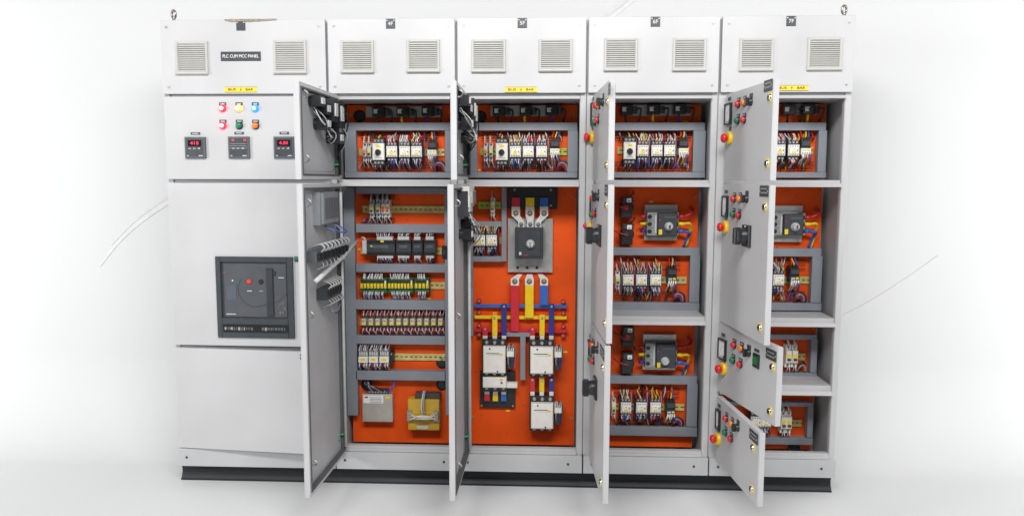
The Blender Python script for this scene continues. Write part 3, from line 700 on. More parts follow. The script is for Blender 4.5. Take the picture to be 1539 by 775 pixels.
def mcb(loc, label, group, M=None, w=.018, face=YEL, sz=1.):
    t = thing('miniature_breaker', loc, label, 'circuit breaker', group); t.scale = (1, 1, sz); M = M or LGREY
    q = MB(M); q.box(-w / 2, w / 2, -.046, -.009, -.043, .043, M); q.box(-w / 2, w / 2, -.064, -.046, -.023, .023, M, .002)
    for s in (-1, 1): q.cyl((0, -.046, s * .034), (0, -1, 0), .001, .0045, DARK, 8)
    q.build('body', t)
    q = MB(face); q.box(-w * .36, w * .36, -.0652, -.064, -.004, .010, face); q.build('tag', t)
    q = MB(DARK); q.box(-w * .3, w * .3, -.073, -.064, -.014, -.006, DARK if face is YEL else RED, .001); q.build('toggle', t)
    wires_part(t, [-.003, .004], .036, .078, -.048, [WW, WG], 7, .0024); wires_part(t, [-.003, .004], -.036, -.076, -.048, [WG, WW], 8, .0024)
    return t
def overload(loc, label, group, seed=0, black=False):
    t = thing('overload_relay', loc, label, 'overload relay', group)
    q = MB(BLACK); q.box(-.0225, .0225, -.07, -.009, -.004, .036, BLACK); q.box(-.02, .02, -.078, -.07, .006, .03, DARK, .002)
    for k in range(3): q.box(-.019 + k * .0145, -.009 + k * .0145, -.06, -.03, .036, .046, BLACK)
    q.build('body', t)
    FM = DARK if black else CREAM; q = MB(FM); q.box(-.0225, .0225, -.08, -.02, -.034, -.0042, FM, .002); q.box(-.018, .0, -.0806, -.08, -.018, -.010, LGREY)
    for k in range(4): q.box(-.019 + k * .0105, -.0125 + k * .0105, -.086 if black else -.0806, -.08, -.036 if black else -.031, -.022 if black else -.024, PAPER if black else MGREY)
    q.build('front_cover', t)
    q = MB(YEL); q.box(.004, .017, -.0812, -.0803, -.017, -.008, YEL); q.build('tag', t)
    wires_part(t, [-.014, .001, .015], .044, .083, -.045, [WR, WY, WB], 21 + seed, .0042); wires_part(t, [-.018, -.010, -.002, .006, .013, .019], -.03, -.081, -.07, [WW, WW, WG, WY, WB, WB], 22 + seed, .0036, jit=.014)
    return t
def ct(loc, label, group, rot=False, M=None):
    t = thing('current_transformer', loc, label, 'current transformer', group)
    if not rot:
        q = MB(BLACK); q.box(-.036, .022, -.06, -.014, -.024, .024, BLACK, .004); q.box(.022, .046, -.048, -.016, -.018, .016, DARK, .003); q.lathe((.0, -.06, 0), (0, -1, 0), [(0, .012), (.005, .011)], BLACK, 12); q.build('body', t)
        q = MB(PAPER); q.box(-.028, -.006, -.0615, -.0602, -.009, .011, PAPER)
        for k in range(3): q.box(-.026, -.009, -.062, -.0614, .006 - k * .006, .008 - k * .006, MGREY)
        q.build('rating_label', t)
        q = MB(WK); q.wire([(.04, -.05, .002), (.058, -.062, .004), (.06, -.05, -.02), (.052, -.03, -.055)], .005, WK); q.build('lead', t); q = MB(WK); q.wire([(-.01, -.05, -.024), (-.012, -.05, -.04), (-.008, -.03, -.06)], .006, M or WK); q.build('lead', t)
    else:
        q = MB(BLACK); q.lathe((0, -.012, .0), (0, -1, 0), [(0, .034), (.05, .034), (.055, .03)], BLACK, 20); q.box(-.03, .026, -.07, -.009, -.05, -.02, BLACK, .004); q.box(-.024, .03, -.074, -.009, .024, .052, DARK, .004); q.build('body', t)
        q = MB(PAPER); q.box(-.002, .020, -.0752, -.0742, .026, .046, PAPER); q.box(.004, .014, -.0757, -.0751, .03, .034, INK); q.lathe((-.004, -.067, 0), (0, -1, 0), [(0, .013), (.002, .013)], M or REDS, 14); q.build('rating_label', t)
        q = MB(WR); q.wire([(-.07, -.03, .02), (-.05, -.06, .012), (-.03, -.075, .004), (.0, -.08, -.004)], .0035, WR); q.build('lead', t); q = MB(WK); q.wire([(.01, -.06, .05), (.03, -.07, .07), (.035, -.03, .08)], .004, WK); q.build('lead', t)
    return t

ORD = ['leftmost', 'middle', 'rightmost']
def place(px, py, yf=-.08):
    x, z = U(px, py, YP + yf); return (x, YP, z)
# ---- top compartments
SHIFT = {1: 0, 2: 1, 3: 2, 4: 3}
for i in (1, 2, 3, 4):
    nm = 'top compartment of ' + CF + NUM[i]
    P = {1: dict(cts=[(571, 168), (607, 168), (645, 167)], mcbs=[548.5, 555.5], ms=568.5, con=[588, 607.5, 626], ov=649, y=228, oy=224),
         2: dict(cts=[(752, 167), (792, 166.5), (831, 166)], mcbs=[730, 738], ms=754, con=[774.5, 794, 813.5], ov=834, y=228, oy=222),
         3: dict(cts=[(944, 165), (985, 164.5), (1024, 164)], mcbs=[], ms=946.5, con=[966.5, 987, 1007], ov=1028, y=226.5, oy=221.5),
         4: dict(cts=[(1188, 165), (1218, 164.5)], mcbs=[], ms=None, con=[1175, 1193], ov=1212, y=226, oy=221.5)}[i]
    if i == 4: P['con'] = [1172.5, 1193.5]
    for k, c in enumerate(P['cts']):
        w_ = (ORD if len(P['cts']) == 3 else ['left hand', 'right hand'])[k]
        ct(place(*c, -.05), f'{w_} black current transformer at the back of the {nm}', 'current transformers in the top compartments', False, (WK, WY, NAVY)[k % 3])
    for k, x in enumerate(P['mcbs']):
        mcb(place(x, P['y'] + .5, -.05), f'{("slim grey breaker with orange mark", "slim grey breaker with yellow tag")[k]} beside the knob starter, {nm}', 'slim breakers on the top rails', LGREY, .019, (ORNG, YEL)[k])
    if P['ms']: starter(place(P['ms'], P['y']), f'cream motor starter with black rotary knob in the {nm}', 'motor starters with black knobs')
    n = len(P['con'])
    for k, x in enumerate(P['con']):
        w_ = (ORD if n == 3 else ['left hand', 'right hand'])[k]
        contactor(place(x, P['y']), f'{w_} cream contactor in the {nm}', 'cream contactors', k + i, 1 if k else 0)
    overload(place(P['ov'], P['oy']), f'black and cream overload relay in the {nm}', 'overload relays beside the contactors', i)
def loop(i, px, py):
    x, z = U(px, py, YP - .04); x -= XS[i]; q = MB(WK)
    for k, M in enumerate((WK, WB, WK, WY, WR, WB, WP)):
        r = .026 - k * .003; q.wire([(x - .025, YP - .03, z - .022), (x - .02, YP - .045 - .004 * k, z + r * .6), (x, YP - .05, z + r), (x + r, YP - .045, z + r * .3), (x + r + .006, YP - .03, z - .026)], .0044, M)
    q.build('cable_loop', cabs[i])
loop(1, 662, 250); loop(2, 846, 250); loop(3, 1020, 446); loop(3, 1018, 633); loop(4, 1202, 447)

def loom(i, px0, px1, py0, py1, n, cols, seed):
    rr = random.Random(seed); q = MB(WK)
    for k in range(n):
        px = rr.uniform(px0, px1); x, z = U(px, py0, YP - .02); _, z2 = U(px, py1, YP - .02); x -= XS[i]; j = rr.uniform(-.02, .02)
        q.wire([(x, YP - .012, z), (x + j * .4, YP - .02 - rr.random() * .02, z * .65 + z2 * .35), (x + j, YP - .02 - rr.random() * .02, z * .3 + z2 * .7), (x + j * 1.1, YP - .012, z2)], .0024, rr.choice(cols))
    a_, zm = U(px0 - 3, (py0 + py1) / 2, YP - .02); b_, _ = U(px1 + 3, (py0 + py1) / 2, YP - .02); zs_ = abs(U(px0, py0, YP - .02)[1] - U(px0, py1, YP - .02)[1])
    for dz in (-.3, 0, .3): q.wire([(a_ - XS[i], YP - .014, zm + dz * zs_), ((a_ + b_) / 2 - XS[i], YP - .016, zm + dz * zs_ + .003), (b_ - XS[i], YP - .014, zm + dz * zs_)], .002, WK)
    q.build('wire_loom', cabs[i])
for (i, a, b, y0, y1, y2, y3, sd) in ((1, 545, 655, 197, 212, 242, 258, 1), (2, 727, 843, 197, 212, 242, 258, 2), (3, 925, 1036, 197, 212, 240, 258, 3), (4, 1168, 1220, 197, 212, 240, 258, 4),
                                      (3, 926, 1020, 385, 408, 434, 453, 5), (3, 926, 1018, 578, 600, 627, 640, 6), (4, 1160, 1208, 386, 408, 434, 454, 7)):
    loom(i, a, b, y0, y1, int((b - a) / 6.5), [WR, WR, WK, WK, WG, WY, WW], sd); loom(i, a, b, y2, y3, int((b - a) / 5.5), [WK, WK, WR, WG, WG, WB, WY], sd + 20)
for (a, b, y0, y1, sd) in ((548, 590, 292, 300, 31), (548, 590, 327, 336, 32), (543, 667, 466, 475, 33), (543, 667, 493, 503, 34)): loom(1, a, b, y0, y1, int((b - a) / 3), [WR, WR, WG, WP, WW], sd)
# ---- 4F lower compartment
for k, x in enumerate((559, 568.5, 576.5, 583)):
    mcb(place(x, 313.5, -.05), ('leftmost slim breaker on the upper rail of cabinet 4F', 'second slim breaker on the upper rail of cabinet 4F', 'slim breaker with orange mark on the upper rail of cabinet 4F', 'last slim breaker before the bare upper rail, cabinet 4F')[k],
        'slim breakers on the upper rail of 4F', LGREY if k < 2 else CREAM, .022 if k < 2 else .02, YEL if k < 2 else ORNG)
def plc(px0, px1, label, cpu=False, seed=0):
    a, z = U(px0, 372, YP - .07); b, _ = U(px1, 372, YP - .07); w = b - a; h = .076
    t = thing('controller_module', ((a + b) / 2, YP, z), label, 'plc module', 'controller modules in a row')
    q = MB(DARK); q.box(-w / 2 + .0005, w / 2 - .0005, -.07, -.009, -h / 2, h / 2, DARK, .003); q.box(-w / 2 + .004, w / 2 - .004, -.073, -.07, -h / 2 + .004, -h * .28, BLACK, .001); q.box(-w / 2 + .004, w / 2 - .004, -.073, -.07, h * .28, h / 2 - .004, BLACK, .001)
    q.box(-w * .3, w * .25, -.0715, -.07, -.002, .012, SLATE); q.build('housing', t)
    q = MB(LGREY); n = max(2, int(w / .008)); lo = -w / 2 + (.05 if cpu else .008); 
    q.box(lo, w / 2 - .012, -.062, -.03, h / 2, h / 2 + .016, LGREY); q.box(lo, w / 2 - .012, -.062, -.03, -h / 2 - .014, -h / 2, LGREY); q.build('terminal_block', t)
    n = max(2, int((w / 2 - .012 - lo) / .0075)); xs_ = [lo + .004 + k * (w / 2 - .016 - lo) / max(1, n) for k in range(n)]
    wires_part(t, xs_, h / 2 + .014, h / 2 + .042, -.05, [WW, WG, WW, WG, WP], seed, .0026); wires_part(t, xs_, -h / 2 - .012, -h / 2 - .042, -.05, [WW, WP, WG, WW, NAVY], seed + 1, .0026)
    if cpu:
        q = MB(YEL); q.box(-w * .36, -w * .3, -.0722, -.0702, .004, .012, YEL); q.box(.0, .016, -.074, -.0725, h * .36, h * .48, YEL); q.build('tag', t)
        q = MB(LGREY); q.box(-w / 2 - .026, -w / 2 - .002, -.058, -.012, -h * .42, h * .44, LGREY, .003); q.wire([(-w / 2 - .012, -.05, h * .44), (-w / 2 - .014, -.055, h * .6), (-w / 2 - .032, -.04, h * .62)], .005, LGREY); q.build('cable_plug', t)
    else:
        q = MB(GREEN if px0 > 630 else LGREY); q.cyl((-w * .3, -.0705, h * .12), (0, -1, 0), .001, .0022, GREEN, 8); q.build('status_light', t)
plc(551, 593.5, 'widest dark controller module with yellow tags on the second rail', True, 31); plc(595, 618, 'dark expansion module just right of the widest controller module', False, 33)
plc(619.5, 635, 'narrow dark controller module, third along the second rail', False, 35); plc(637, 655, 'last dark controller module before the bare end of the second rail', False, 37)
x, z = U(668, 379, YP - .05); q = MB(BLACK); q.box(-.012, .012, -.06, -.009, -.032, .032, BLACK, .003); q.box(-.006, .006, -.064, -.06, -.012, .012, DARK)
o = q.build('end_clamp'); o.location = (x, YP, z); tag(o, 'small black block at the right end of the controller rail', 'clamp')
def relay_board(px0, px1, n, label, seed):
    a, z = U(px0, 429, YP - .05); b, _ = U(px1, 429, YP - .05); w = b - a
    t = thing('relay_board', ((a + b) / 2, YP, z), label, 'relay board', 'green relay boards in a row')
    q = MB(PCB); q.box(-w / 2, w / 2, -.03, -.009, -.038, .038, PCB, .002); q.box(-w / 2 + .002, w / 2 - .002, -.042, -.03, .018, .036, PCB); q.box(-w / 2 + .002, w / 2 - .002, -.042, -.03, -.036, -.018, PCB)
    q.box(-w / 2 + .004, w / 2 - .004, -.046, -.042, .024, .03, DARK); q.build('board', t)
    for k in range(n):
        x = -w / 2 + (k + .5) * w / n; q = MB(YEL); q.box(x - w / n * .33, x + w / n * .33, -.056, -.03, -.013, .011, YEL, .001); q.box(x - w / n * .2, x + w / n * .1, -.0565, -.056, -.009, -.004, BRASS); q.build('relay', t)
    q = MB(PAPER); q.box(w / 2 - .012, w / 2 - .005, -.05, -.042, .0, .026, PAPER); q.build('plug', t)
    xs_ = [-w / 2 + .02 + k * (w - .034) / (2 * n) for k in range(2 * n)]
    wires_part(t, xs_, .03, .062, -.044, [WW, WW, WG], seed, .0027); wires_part(t, xs_, -.03, -.07, -.044, [WW, WG, WW, NAVY, WW], seed + 3, .0027)
relay_board(541, 581.5, 8, 'leftmost green relay board with a row of yellow relays', 41); relay_board(582.8, 621, 8, 'middle green relay board with a row of yellow relays', 43); relay_board(623, 645, 4, 'short green relay board with four yellow relays', 45)
first = None
ORDN = ['first', 'second', 'third', 'fourth', 'fifth', 'sixth', 'seventh', 'eighth', 'ninth', 'tenth', 'eleventh', 'twelfth']
for k in range(12):
    px = 547.5 + k * 10.45; loc = place(px, 484, -.05); lab = f'{ORDN[k]} plug-in relay from the left in the row of twelve with yellow tags'
    if first is None:
        t = first = thing('plug_in_relay', loc, lab, 'relay', 'row of twelve plug-in relays')
        q = MB(DARK); q.box(-.0135, .0135, -.03, -.009, -.037, .037, MGREY); q.box(-.0125, .0125, -.042, -.03, .022, .035, SLATE); q.box(-.0125, .0125, -.042, -.03, -.035, -.022, SLATE); q.build('socket', t)
        q = MB(GLASSY); q.box(-.011, .011, -.068, -.03, -.014, .020, GLASSY, .003); q.box(-.007, .006, -.0685, -.068, .006, .014, BRASS); q.build('relay_can', t)
        q = MB(YEL); q.box(-.008, .008, -.0692, -.0682, -.010, .002, YEL); q.build('tag', t)
        wires_part(t, [-.009, -.003, .004, .010], .03, .062, -.044, [WR, WW, WR, WG], 51, .0026); wires_part(t, [-.010, -.005, .0, .006, .011], -.03, -.066, -.044, [WR, WW, WP, WR, WW], 52, .0027)
    else: dup(first, loc, lab)
for k, x in enumerate((546.5, 562, 578)):
    t = thing('terminal_relay', place(x, 537, -.05), f'{ORD[k]} pale relay with thick wires on the lowest rail of cabinet 4F', 'relay', 'pale relays on the lowest rail')
    q = MB(CREAM); q.box(-.024, .0235, -.05, -.009, -.038, .04, MGREY); q.box(-.024, .0235, -.066, -.05, -.024, .008, CREAM, .002); q.build('body', t)
    q = MB(YEL); q.box(-.012, .012, -.067, -.066, -.012, .0, YEL); q.build('tag', t)
    q = MB(LGREY)
    for j in range(4): q.box(-.021 + j * .0115, -.013 + j * .0115, -.06, -.05, .014, .036, LGREY)
    q.build('terminal_block', t)
    wires_part(t, [-.018, -.01, -.002, .006, .014, .019], .034, .066, -.055, [WW, WG, WP, WW], 61 + k, .003); wires_part(t, [-.018, -.01, -.002, .006, .014, .019], -.026, -.068, -.058, [WW, NAVY, WR, WW, WG], 65 + k, .0032)
x, z = U(588.5, 537, YP - .05); q = MB(BLACK); q.box(-.009, .009, -.05, -.009, -.03, .03, BLACK, .002); q.cyl((0, -.05, .018), (0, -1, 0), .002, .004, GALV, 8); o = q.build('end_clamp'); o.location = (x, YP, z); tag(o, 'small black clamp right of the three pale relays', 'clamp')
# power supply
a, b, c, d = RC(544.5, 592, 590, 633.5, YP - .05); w, h = b - a, d - c
t = thing('power_supply', ((a + b) / 2, YP, c), 'metal boxed power supply with printed label at the bottom of cabinet 4F', 'power supply')
q = MB(GALV); q.box(-w / 2, w / 2, -.05, -.001, 0, h, mat('zinc_case', (.5, .48, .43), .45, .35, .12, 15, .1, 200)); q.build('case', t, bevel=.002)
q = MB(PAPER); q.box(-w * .46, w * .2, -.0508, -.05, h * .68, h * .96, PAPER); q.box(-w * .42, -w * .3, -.0514, -.0508, h * .86, h * .92, RED)
for k in range(4): q.box(-w * .25, w * .14, -.0514, -.0508, h * (.71 + .055 * k), h * (.73 + .055 * k), MGREY)
q.build('rating_label', t)
q = MB(YEL); q.box(w * .27, w * .42, -.0508, -.05, h * .84, h * .93, YEL); q.build('tag', t)
q = MB(BLACK); q.box(-w * .3, w * .35, -.042, -.006, h, h + .022, DARK)
for k in range(7): q.cyl((-w * .26 + k * w * .095, -.042, h + .012), (0, -1, 0), .002, .005, LGREY, 8)
q.build('terminal_block', t)
q = MB(WG); r = random.Random(8)
for k in range(6): q.wire([(-w * .26 + k * w * .095, -.042, h + .014), (-w * .3 + k * w * .05, -.06, h + .04), (-w * .35 + r.uniform(-.01, .01), -.04, h + .05), (-w * .38, -.01, h + .07)], .0045, (WK, WG, WK, WP, WG, WK)[k])
q.wire([(w * .3, -.042, h + .014), (w * .44, -.06, h + .025), (w * .55, -.05, h + .05), (w * .54, -.02, h + .085)], .005, WB); q.build('wires', t)
# transformer
a, b, c, d = RC(613, 600, 660, 646, YP - .07); w, h = b - a, d - c
t = thing('control_transformer', ((a + b) / 2, YP, c), 'yellow control transformer with clear wires across its front', 'transformer')
q = MB(YTRAFO); q.box(-w / 2, w / 2, -.07, -.012, 0, h, YTRAFO, .002)
for k in range(9): q.box(-w / 2 - .0006, w / 2 + .0006, -.064 + k * .006, -.0625 + k * .006, .002, h - .002, BRASS)
q.build('core', t)
q = MB(YTRAFO); q.box(-w * .5, -w * .36, -.09, -.07, h * .34, h * .64, MGREY)
for k in range(3): q.cyl((-w * .43, -.09, h * (.4 + .09 * k)), (0, -1, 0), .003, .005, BRASS, 8)
q.build('terminal_block', t); q = MB(MGREY); q.box(w * .34, w * .48, -.09, -.07, h * .34, h * .64, MGREY)
for k in range(3):
    q.cyl((w * .41, -.09, h * (.4 + .09 * k)), (0, -1, 0), .003, .005, BRASS, 8)
q.build('terminal_block', t)
q = MB(CREAM); q.box(-w * .36, w * .34, -.084, -.07, h * .36, h * .62, YTRAFO, .003); r = random.Random(2)
q.build('coil', t); q = MB(WW)
for k in range(5): q.wire([(-w * .42, -.09, h * (.36 + .06 * k)), (-w * .15, -.108, h * (.48 + r.uniform(-.05, .05))), (w * .15, -.106, h * (.48 + r.uniform(-.06, .06))), (w * .41, -.09, h * (.38 + .06 * k))], .0026, (CREAM, LGREY, GLASSY, GLASSY, LGREY)[k])
q.wire([(0, -.095, h * .55), (-.005, -.1, h * .8), (-.002, -.085, h * 1.1), (.0, -.05, h * 1.25)], .004, LGREY); q.wire([(0.012, -.095, h * .55), (.005, -.1, h * .8), (.006, -.085, h * 1.1), (.008, -.05, h * 1.25)], .004, WG); q.build('wires', t)
q = MB(PAPER); q.box(-w * .22, w * .14, -.0712, -.07, h * .05, h * .15, LGREY); q.build('rating_label', t)
q = MB(BASEM); q.box(-w * .28, w * .52, -.055, -.012, h + .001, h + .028, DARK, .003); q.build('winding_top', t)

# ---- 5F lower compartment
mcb(place(740.5, 311, -.05), 'single slim breaker on the green rail beside the black busbar board', 'slim breakers on the upper rail of 5F', CREAM, .02, YEL)
for k, x in enumerate((721, 739)):
    contactor(place(x, 361.5), ('left hand small contactor in the boxed ducts left of the large black breaker', 'right hand small contactor in the boxed ducts beside the large black breaker')[k], 'cream contactors', 2 + k, k)
a, b, c, d = RC(763.5, 281.5, 837.5, 314, YP - .03)
t = thing('insulating_board', ((a + b) / 2, YP, c), 'black insulating board behind the three busbar tops in the cabinet 5F', 'board')
q = MB(BLACK); q.box(-(b - a) / 2, (b - a) / 2, -.03, -.001, 0, d - c, BLACK, .002); q.build('board', t)
for sx in (-.085, .085):
    for z in (.018, d - c - .012): q = MB(BRASS); q.lathe((sx * (b - a) / .23, -.03, z), (0, -1, 0), [(0, .007), (.003, .007), (.005, .004)], BRASS, 10); q.build('bolt', t)
a, b, c, d = RC(763.5, 328, 830.5, 409, YP - .02)
MX, MZ = (a + b) / 2, c; w, h = b - a, d - c
t = thing('moulded_case_breaker', (MX, YP, MZ), 'large black moulded case breaker on a galvanised plate in the cabinet 5F', 'circuit breaker')
q = MB(GALV); q.box(-w / 2, w / 2, -.02, -.017, 0, h, GALV); q.box(-w / 2, -w / 2 + .003, -.017, -.001, 0, h, GALV); q.box(w / 2 - .003, w / 2, -.017, -.001, 0, h, GALV); q.box(-w * .36, -w * .33, -.026, -.02, 0, h, GALV); q.box(w * .33, w * .36, -.026, -.02, 0, h, GALV); q.build('back_plate', t)
fa, fb, fc, fd = RC(774, 342, 816.5, 389, YP - .1); fa -= MX; fb -= MX; fc -= MZ; fd -= MZ
q = MB(DARK); q.box(fa, fb, -.1, -.0205, fc, fd, DARK, .004); q.box(fa + .012, fb - .012, -.106, -.1, fc + .012, fd - .012, DARK, .003); q.box(fa + .02, fa + .032, -.1066, -.106, fc + .02, fc + .035, LGREY); q.box(fa + .045, fa + .06, -.1066, -.106, fc + .016, fc + .02, RED); q.build('case', t)
kx, kz = U(797, 366.5, YP - .11); kx -= MX; kz -= MZ
q = MB(LGREY); q.lathe((kx, -.106, kz), (0, -1, 0), [(0, .021), (.008, .021), (.012, .016), (.022, .014)], LGREY, 18); q.box(kx - .004, kx + .004, -.134, -.12, kz - .01, kz + .01, GALV, .001); q.build('shaft', t)
q = MB(GALV)
for k in range(6): q.cyl((fa + .01 + k * .024, -.02, h * .05 + .01), (0, -1, 0), .004, .007, GALV if k % 2 else BLACK, 10)
q.build('terminal_bolt', t)
def bar(name, px0, py0, px1, py1, M, dep, th, label, cat, group=None, links=None):
    a, b, c, d = RC(px0, py0, px1, py1, YP - dep)
    t = thing(name, ((a + b) / 2, YP, c), label, cat, group); w = b - a; h = d - c
    q = MB(M); q.box(-w / 2, w / 2, -dep, -dep + th, 0, h, M, .0015); q.build('bar', t)
    return t, (a + b) / 2, c, w, h
# upper links: sleeve stub, silver plate, cranked in towards the breaker
for (p0, p1, tx, M, nm) in ((769, 781.6, 783.5, REDS, 'red'), (790, 803, 797, YELS, 'yellow'), (811.5, 824, 809, BLUES, 'blue')):
    t, X, Z, w, h = bar('busbar_link', p0, 297, p1, 310.5, M, .045, .008, f'silver link under the {nm} sleeve above the large black breaker', 'busbar link', 'silver links at the large breaker')
    q = MB(TIN); z2 = U(800, 324, YP - .045)[1] - Z; z3 = U(800, 341, YP - .045)[1] - Z; bx = U(tx, 335, YP - .045)[0] - X
    q.prism([(-w / 2, -.0005), (-w / 2, z2), (bx - w * .36, z3 + .025), (bx - w * .36, z3), (bx + w * .36, z3), (bx + w * .36, z3 + .025), (w / 2, z2), (w / 2, -.0005)], 'y', -.045, -.038, TIN); q.build('link_plate', t)
    for (x_, z_, r_) in ((0, z2 + .012, .0105), (bx, z3 + .014, .0085)): q = MB(BRASS); q.lathe((x_, -.045, z_), (0, -1, 0), [(0, r_ * 1.3), (.002, r_ * 1.3), (.002, r_), (.008, r_), (.008, r_ * .5), (.013, r_ * .5)], BRASS if r_ > .01 else GALV, 8); q.build('bolt', t)
# lower links and droppers
for (p0, p1, y1, sx, M, nm) in ((767.5, 780, 498, 781, REDS, 'red'), (789, 802, 477.5, 796, YELS, 'yellow'), (811.5, 823.5, 458.5, 812, BLUES, 'blue')):
    t, X, Z, w, h = bar('busbar_dropper', p0, 429, p1, y1, M, .05, .009, f'{nm} sleeved busbar dropping from the large black breaker', 'busbar', 'droppers below the large breaker')
    q = MB(TIN); zt = h + .056; bx = U(sx, 410, YP - .05)[0] - X
    q.prism([(-w * .5, h + .0005), (w * .5, h + .0005), (w * .5, h + .034), (bx + w * .3, zt), (bx - w * .3, zt), (-w * .5, h + .034)], 'y', -.05, -.043, TIN); q.build('link_plate', t)
    q = MB(BRASS); q.lathe((0, -.05, h + .022), (0, -1, 0), [(0, .014), (.002, .014), (.002, .011), (.008, .011), (.008, .006), (.014, .006)], BRASS, 8); q.build('bolt', t)
# horizontal bars with insulators
for (y0, y1, M, nm) in ((457.5, 462.5, BLUES, 'blue'), (474.5, 479.5, YELS, 'yellow'), (494, 499.5, REDS, 'red')):
    t, X, Z, w, h = bar('cross_busbar', 713, y0, 852, y1, M, .03, .012, f'thin {nm} busbar running across the cabinet 5F', 'busbar', 'horizontal busbars')
    for s in (-1, 1):
        px = 720 if s < 0 else 846.5
        for e in (1, -1):
            if e < 0 and nm != 'red': continue
            ix = U(px, y0, YP - .03)[0] - X; q = MB(REDS); q.lathe((ix, 0, h / 2 + e * .024), (0, -1, 0), [(0, .011), (.012, .012), (.02, .0095), (.03, .0105)], REDS, 14); q.lathe((ix, -.03, h / 2 + e * .024), (0, -1, 0), [(0, .007), (.005, .007), (.009, .004)], BRASS, 8); q.build('insulator', t)
def dropper(p0, p1, y0, y1, M, label, dep=.055):
    t, X, Z, w, h = bar('busbar_dropper', p0, y0, p1, y1, M, dep, .01, label, 'busbar', 'droppers to the large contactors')
    q = MB(TIN); q.box(-w * .42, w * .42, -dep + .001, -dep + .009, -.022, -.0005, TIN); q.build('link_plate', t)
    q = MB(GALV); q.cyl((0, -dep, h - .012), (0, -1, 0), .008, .006, GALV, 8); q.build('bolt', t)
for (side, off) in (('left', 0), ('right', 71.2)):
    dropper(725 + off, 733 + off, 490.5, 504, REDS, f'short red busbar above the upper {side} large contactor'); dropper(739.6 + off, 747.5 + off, 473, 504, YELS, f'yellow busbar above the upper {side} large contactor'); dropper(753.6 + off, 761.4 + off, 456.5, 504, NAVY, f'dark blue busbar above the upper {side} large contactor')
def big_contactor(p0, y0, p1, y1, label, bars=True):
    a, b, c, d = RC(p0, y0, p1, y1, YP - .11); w, h = b - a, d - c
    t = thing('large_contactor', ((a + b) / 2, YP, (c + d) / 2), label, 'contactor', 'large cream contactors')
    q = MB(BLACK); q.box(-w / 2 - .008, w / 2 + .005, -.075, -.001, -h / 2 - .02, h / 2 + .03, BLACK, .002)
    for k in range(3):
        for s in (1, -1): q.lathe((-w * .36 + k * w * .36, -.075, s * (h / 2 + (.016 if s > 0 else .010))), (0, -1, 0), [(0, .010), (.006, .010), (.010, .006)], GALV, 8)
    q.build('body', t)
    q = MB(CREAM); q.box(-w / 2, w / 2, -.112, -.075, -h / 2, h / 2, CREAM, .004); q.box(-w * .36, w * .25, -.1126, -.112, h * .24, h * .27, PCB); q.box(-w * .25, w * .3, -.1126, -.112, h * .18, h * .2, LGREY)
    for (sx, sz) in ((-.2, .43), (.15, -.43)): q.cyl((w * sx, -.112, h * sz), (0, -1, 0), .001, .0045, DARK, 10)
    for k in range(3): q.box(-w * .44 + k * w * .31, -w * .2 + k * w * .31, -.113, -.112, -h * .505, -h * .47, MGREY)
    q.build('front_cover', t)
    q = MB(YEL); q.box(w * .26, w * .4, -.1128, -.1118, h * .18, h * .26, YEL); q.build('tag', t)
    q = MB(CREAM); x = w / 2 + .006; q.box(x, x + .036, -.1, -.03, h * .1, h * .42, CREAM, .003); q.box(x + .004, x + .030, -.1, -.03, -h * .35, h * .1, DARK, .003)
    for k in range(3): q.box(x + .004 + k * .01, x + .011 + k * .01, -.101, -.1, h * .33, h * .39, MGREY)
    q.build('auxiliary_block', t)
    q = MB(WW); r = random.Random(int(p0))
    for k in range(3): q.wire([(x + .008 + k * .01, -.1, h * .38), (x + .01 + k * .01, -.11, h * .55), (x + .014 + k * .009, -.085, h * .56), (x + .034 + .004 * k, -.05, h * .3), (x + .036, -.03, -h * .1 * (k + 2))], .0022, (WG, WK, WG)[k])
    for k in range(3): q.wire([(x + .008 + k * .01, -.1, h * .12), (x + .007 + k * .011, -.106, -h * .05), (x + .010 + k * .008, -.098, -h * (.2 + .1 * k))], .0022, (WG, WK, NAVY)[k])
    q.build('wires', t)
    return t
big_contactor(726, 521, 759.5, 560.5, 'large cream contactor at left, above a cream overload block'); big_contactor(797, 522, 831.5, 561.5, 'large cream contactor at right, the upper one of the stacked pair'); big_contactor(798, 606.5, 831.5, 644, 'large cream contactor at right, the lower one of the stacked pair')
for (p0, p1, M, nm) in ((796.5, 804, REDS, 'red'), (810.5, 818, YELS, 'yellow'), (825, 832.5, NAVY, 'dark blue')):
    dropper(p0, p1, 566.5, 588, M, f'short {nm} busbar between the two stacked large contactors', .07)
a, b, c, d = RC(725.5, 567, 761, 582.5, YP - .1); w, h = b - a, d - c
t = thing('large_overload', ((a + b) / 2, YP, c), 'cream overload block with three sleeved tails on a black board', 'overload relay')
e0, e1 = U(721.5, 590, YP - .02)[0] - (a + b) / 2, U(774.5, 590, YP - .02)[0] - (a + b) / 2; ez = U(748, 612, YP - .02)[1] - c
q = MB(BASEM); q.box(e0, e1, -.02, -.001, ez, h + .012, BLACK, .002)
for s in (e0 + .008, e1 - .012): q.cyl((s, -.02, ez + .01), (0, -1, 0), .003, .005, BRASS, 8)
q.build('board', t)
q = MB(CREAM); q.box(-w / 2, w / 2, -.1, -.03, 0, h, CREAM, .003); q.box(-w * .2, w * .2, -.101, -.1, h * .2, h * .7, PAPER); q.lathe((w * .3, -.1, h * .5), (0, -1, 0), [(0, .006), (.002, .005)], BLUES, 10); q.box(w * .5, w * .95, -.06, -.03, -.01, h * .3, CREAM); q.box(w * .22, w * .36, -.101, -.1, h * .7, h * .92, YEL); q.box(-w / 2, w / 2, -.06, -.0205, -.03, 0, DARK); q.build('case', t)
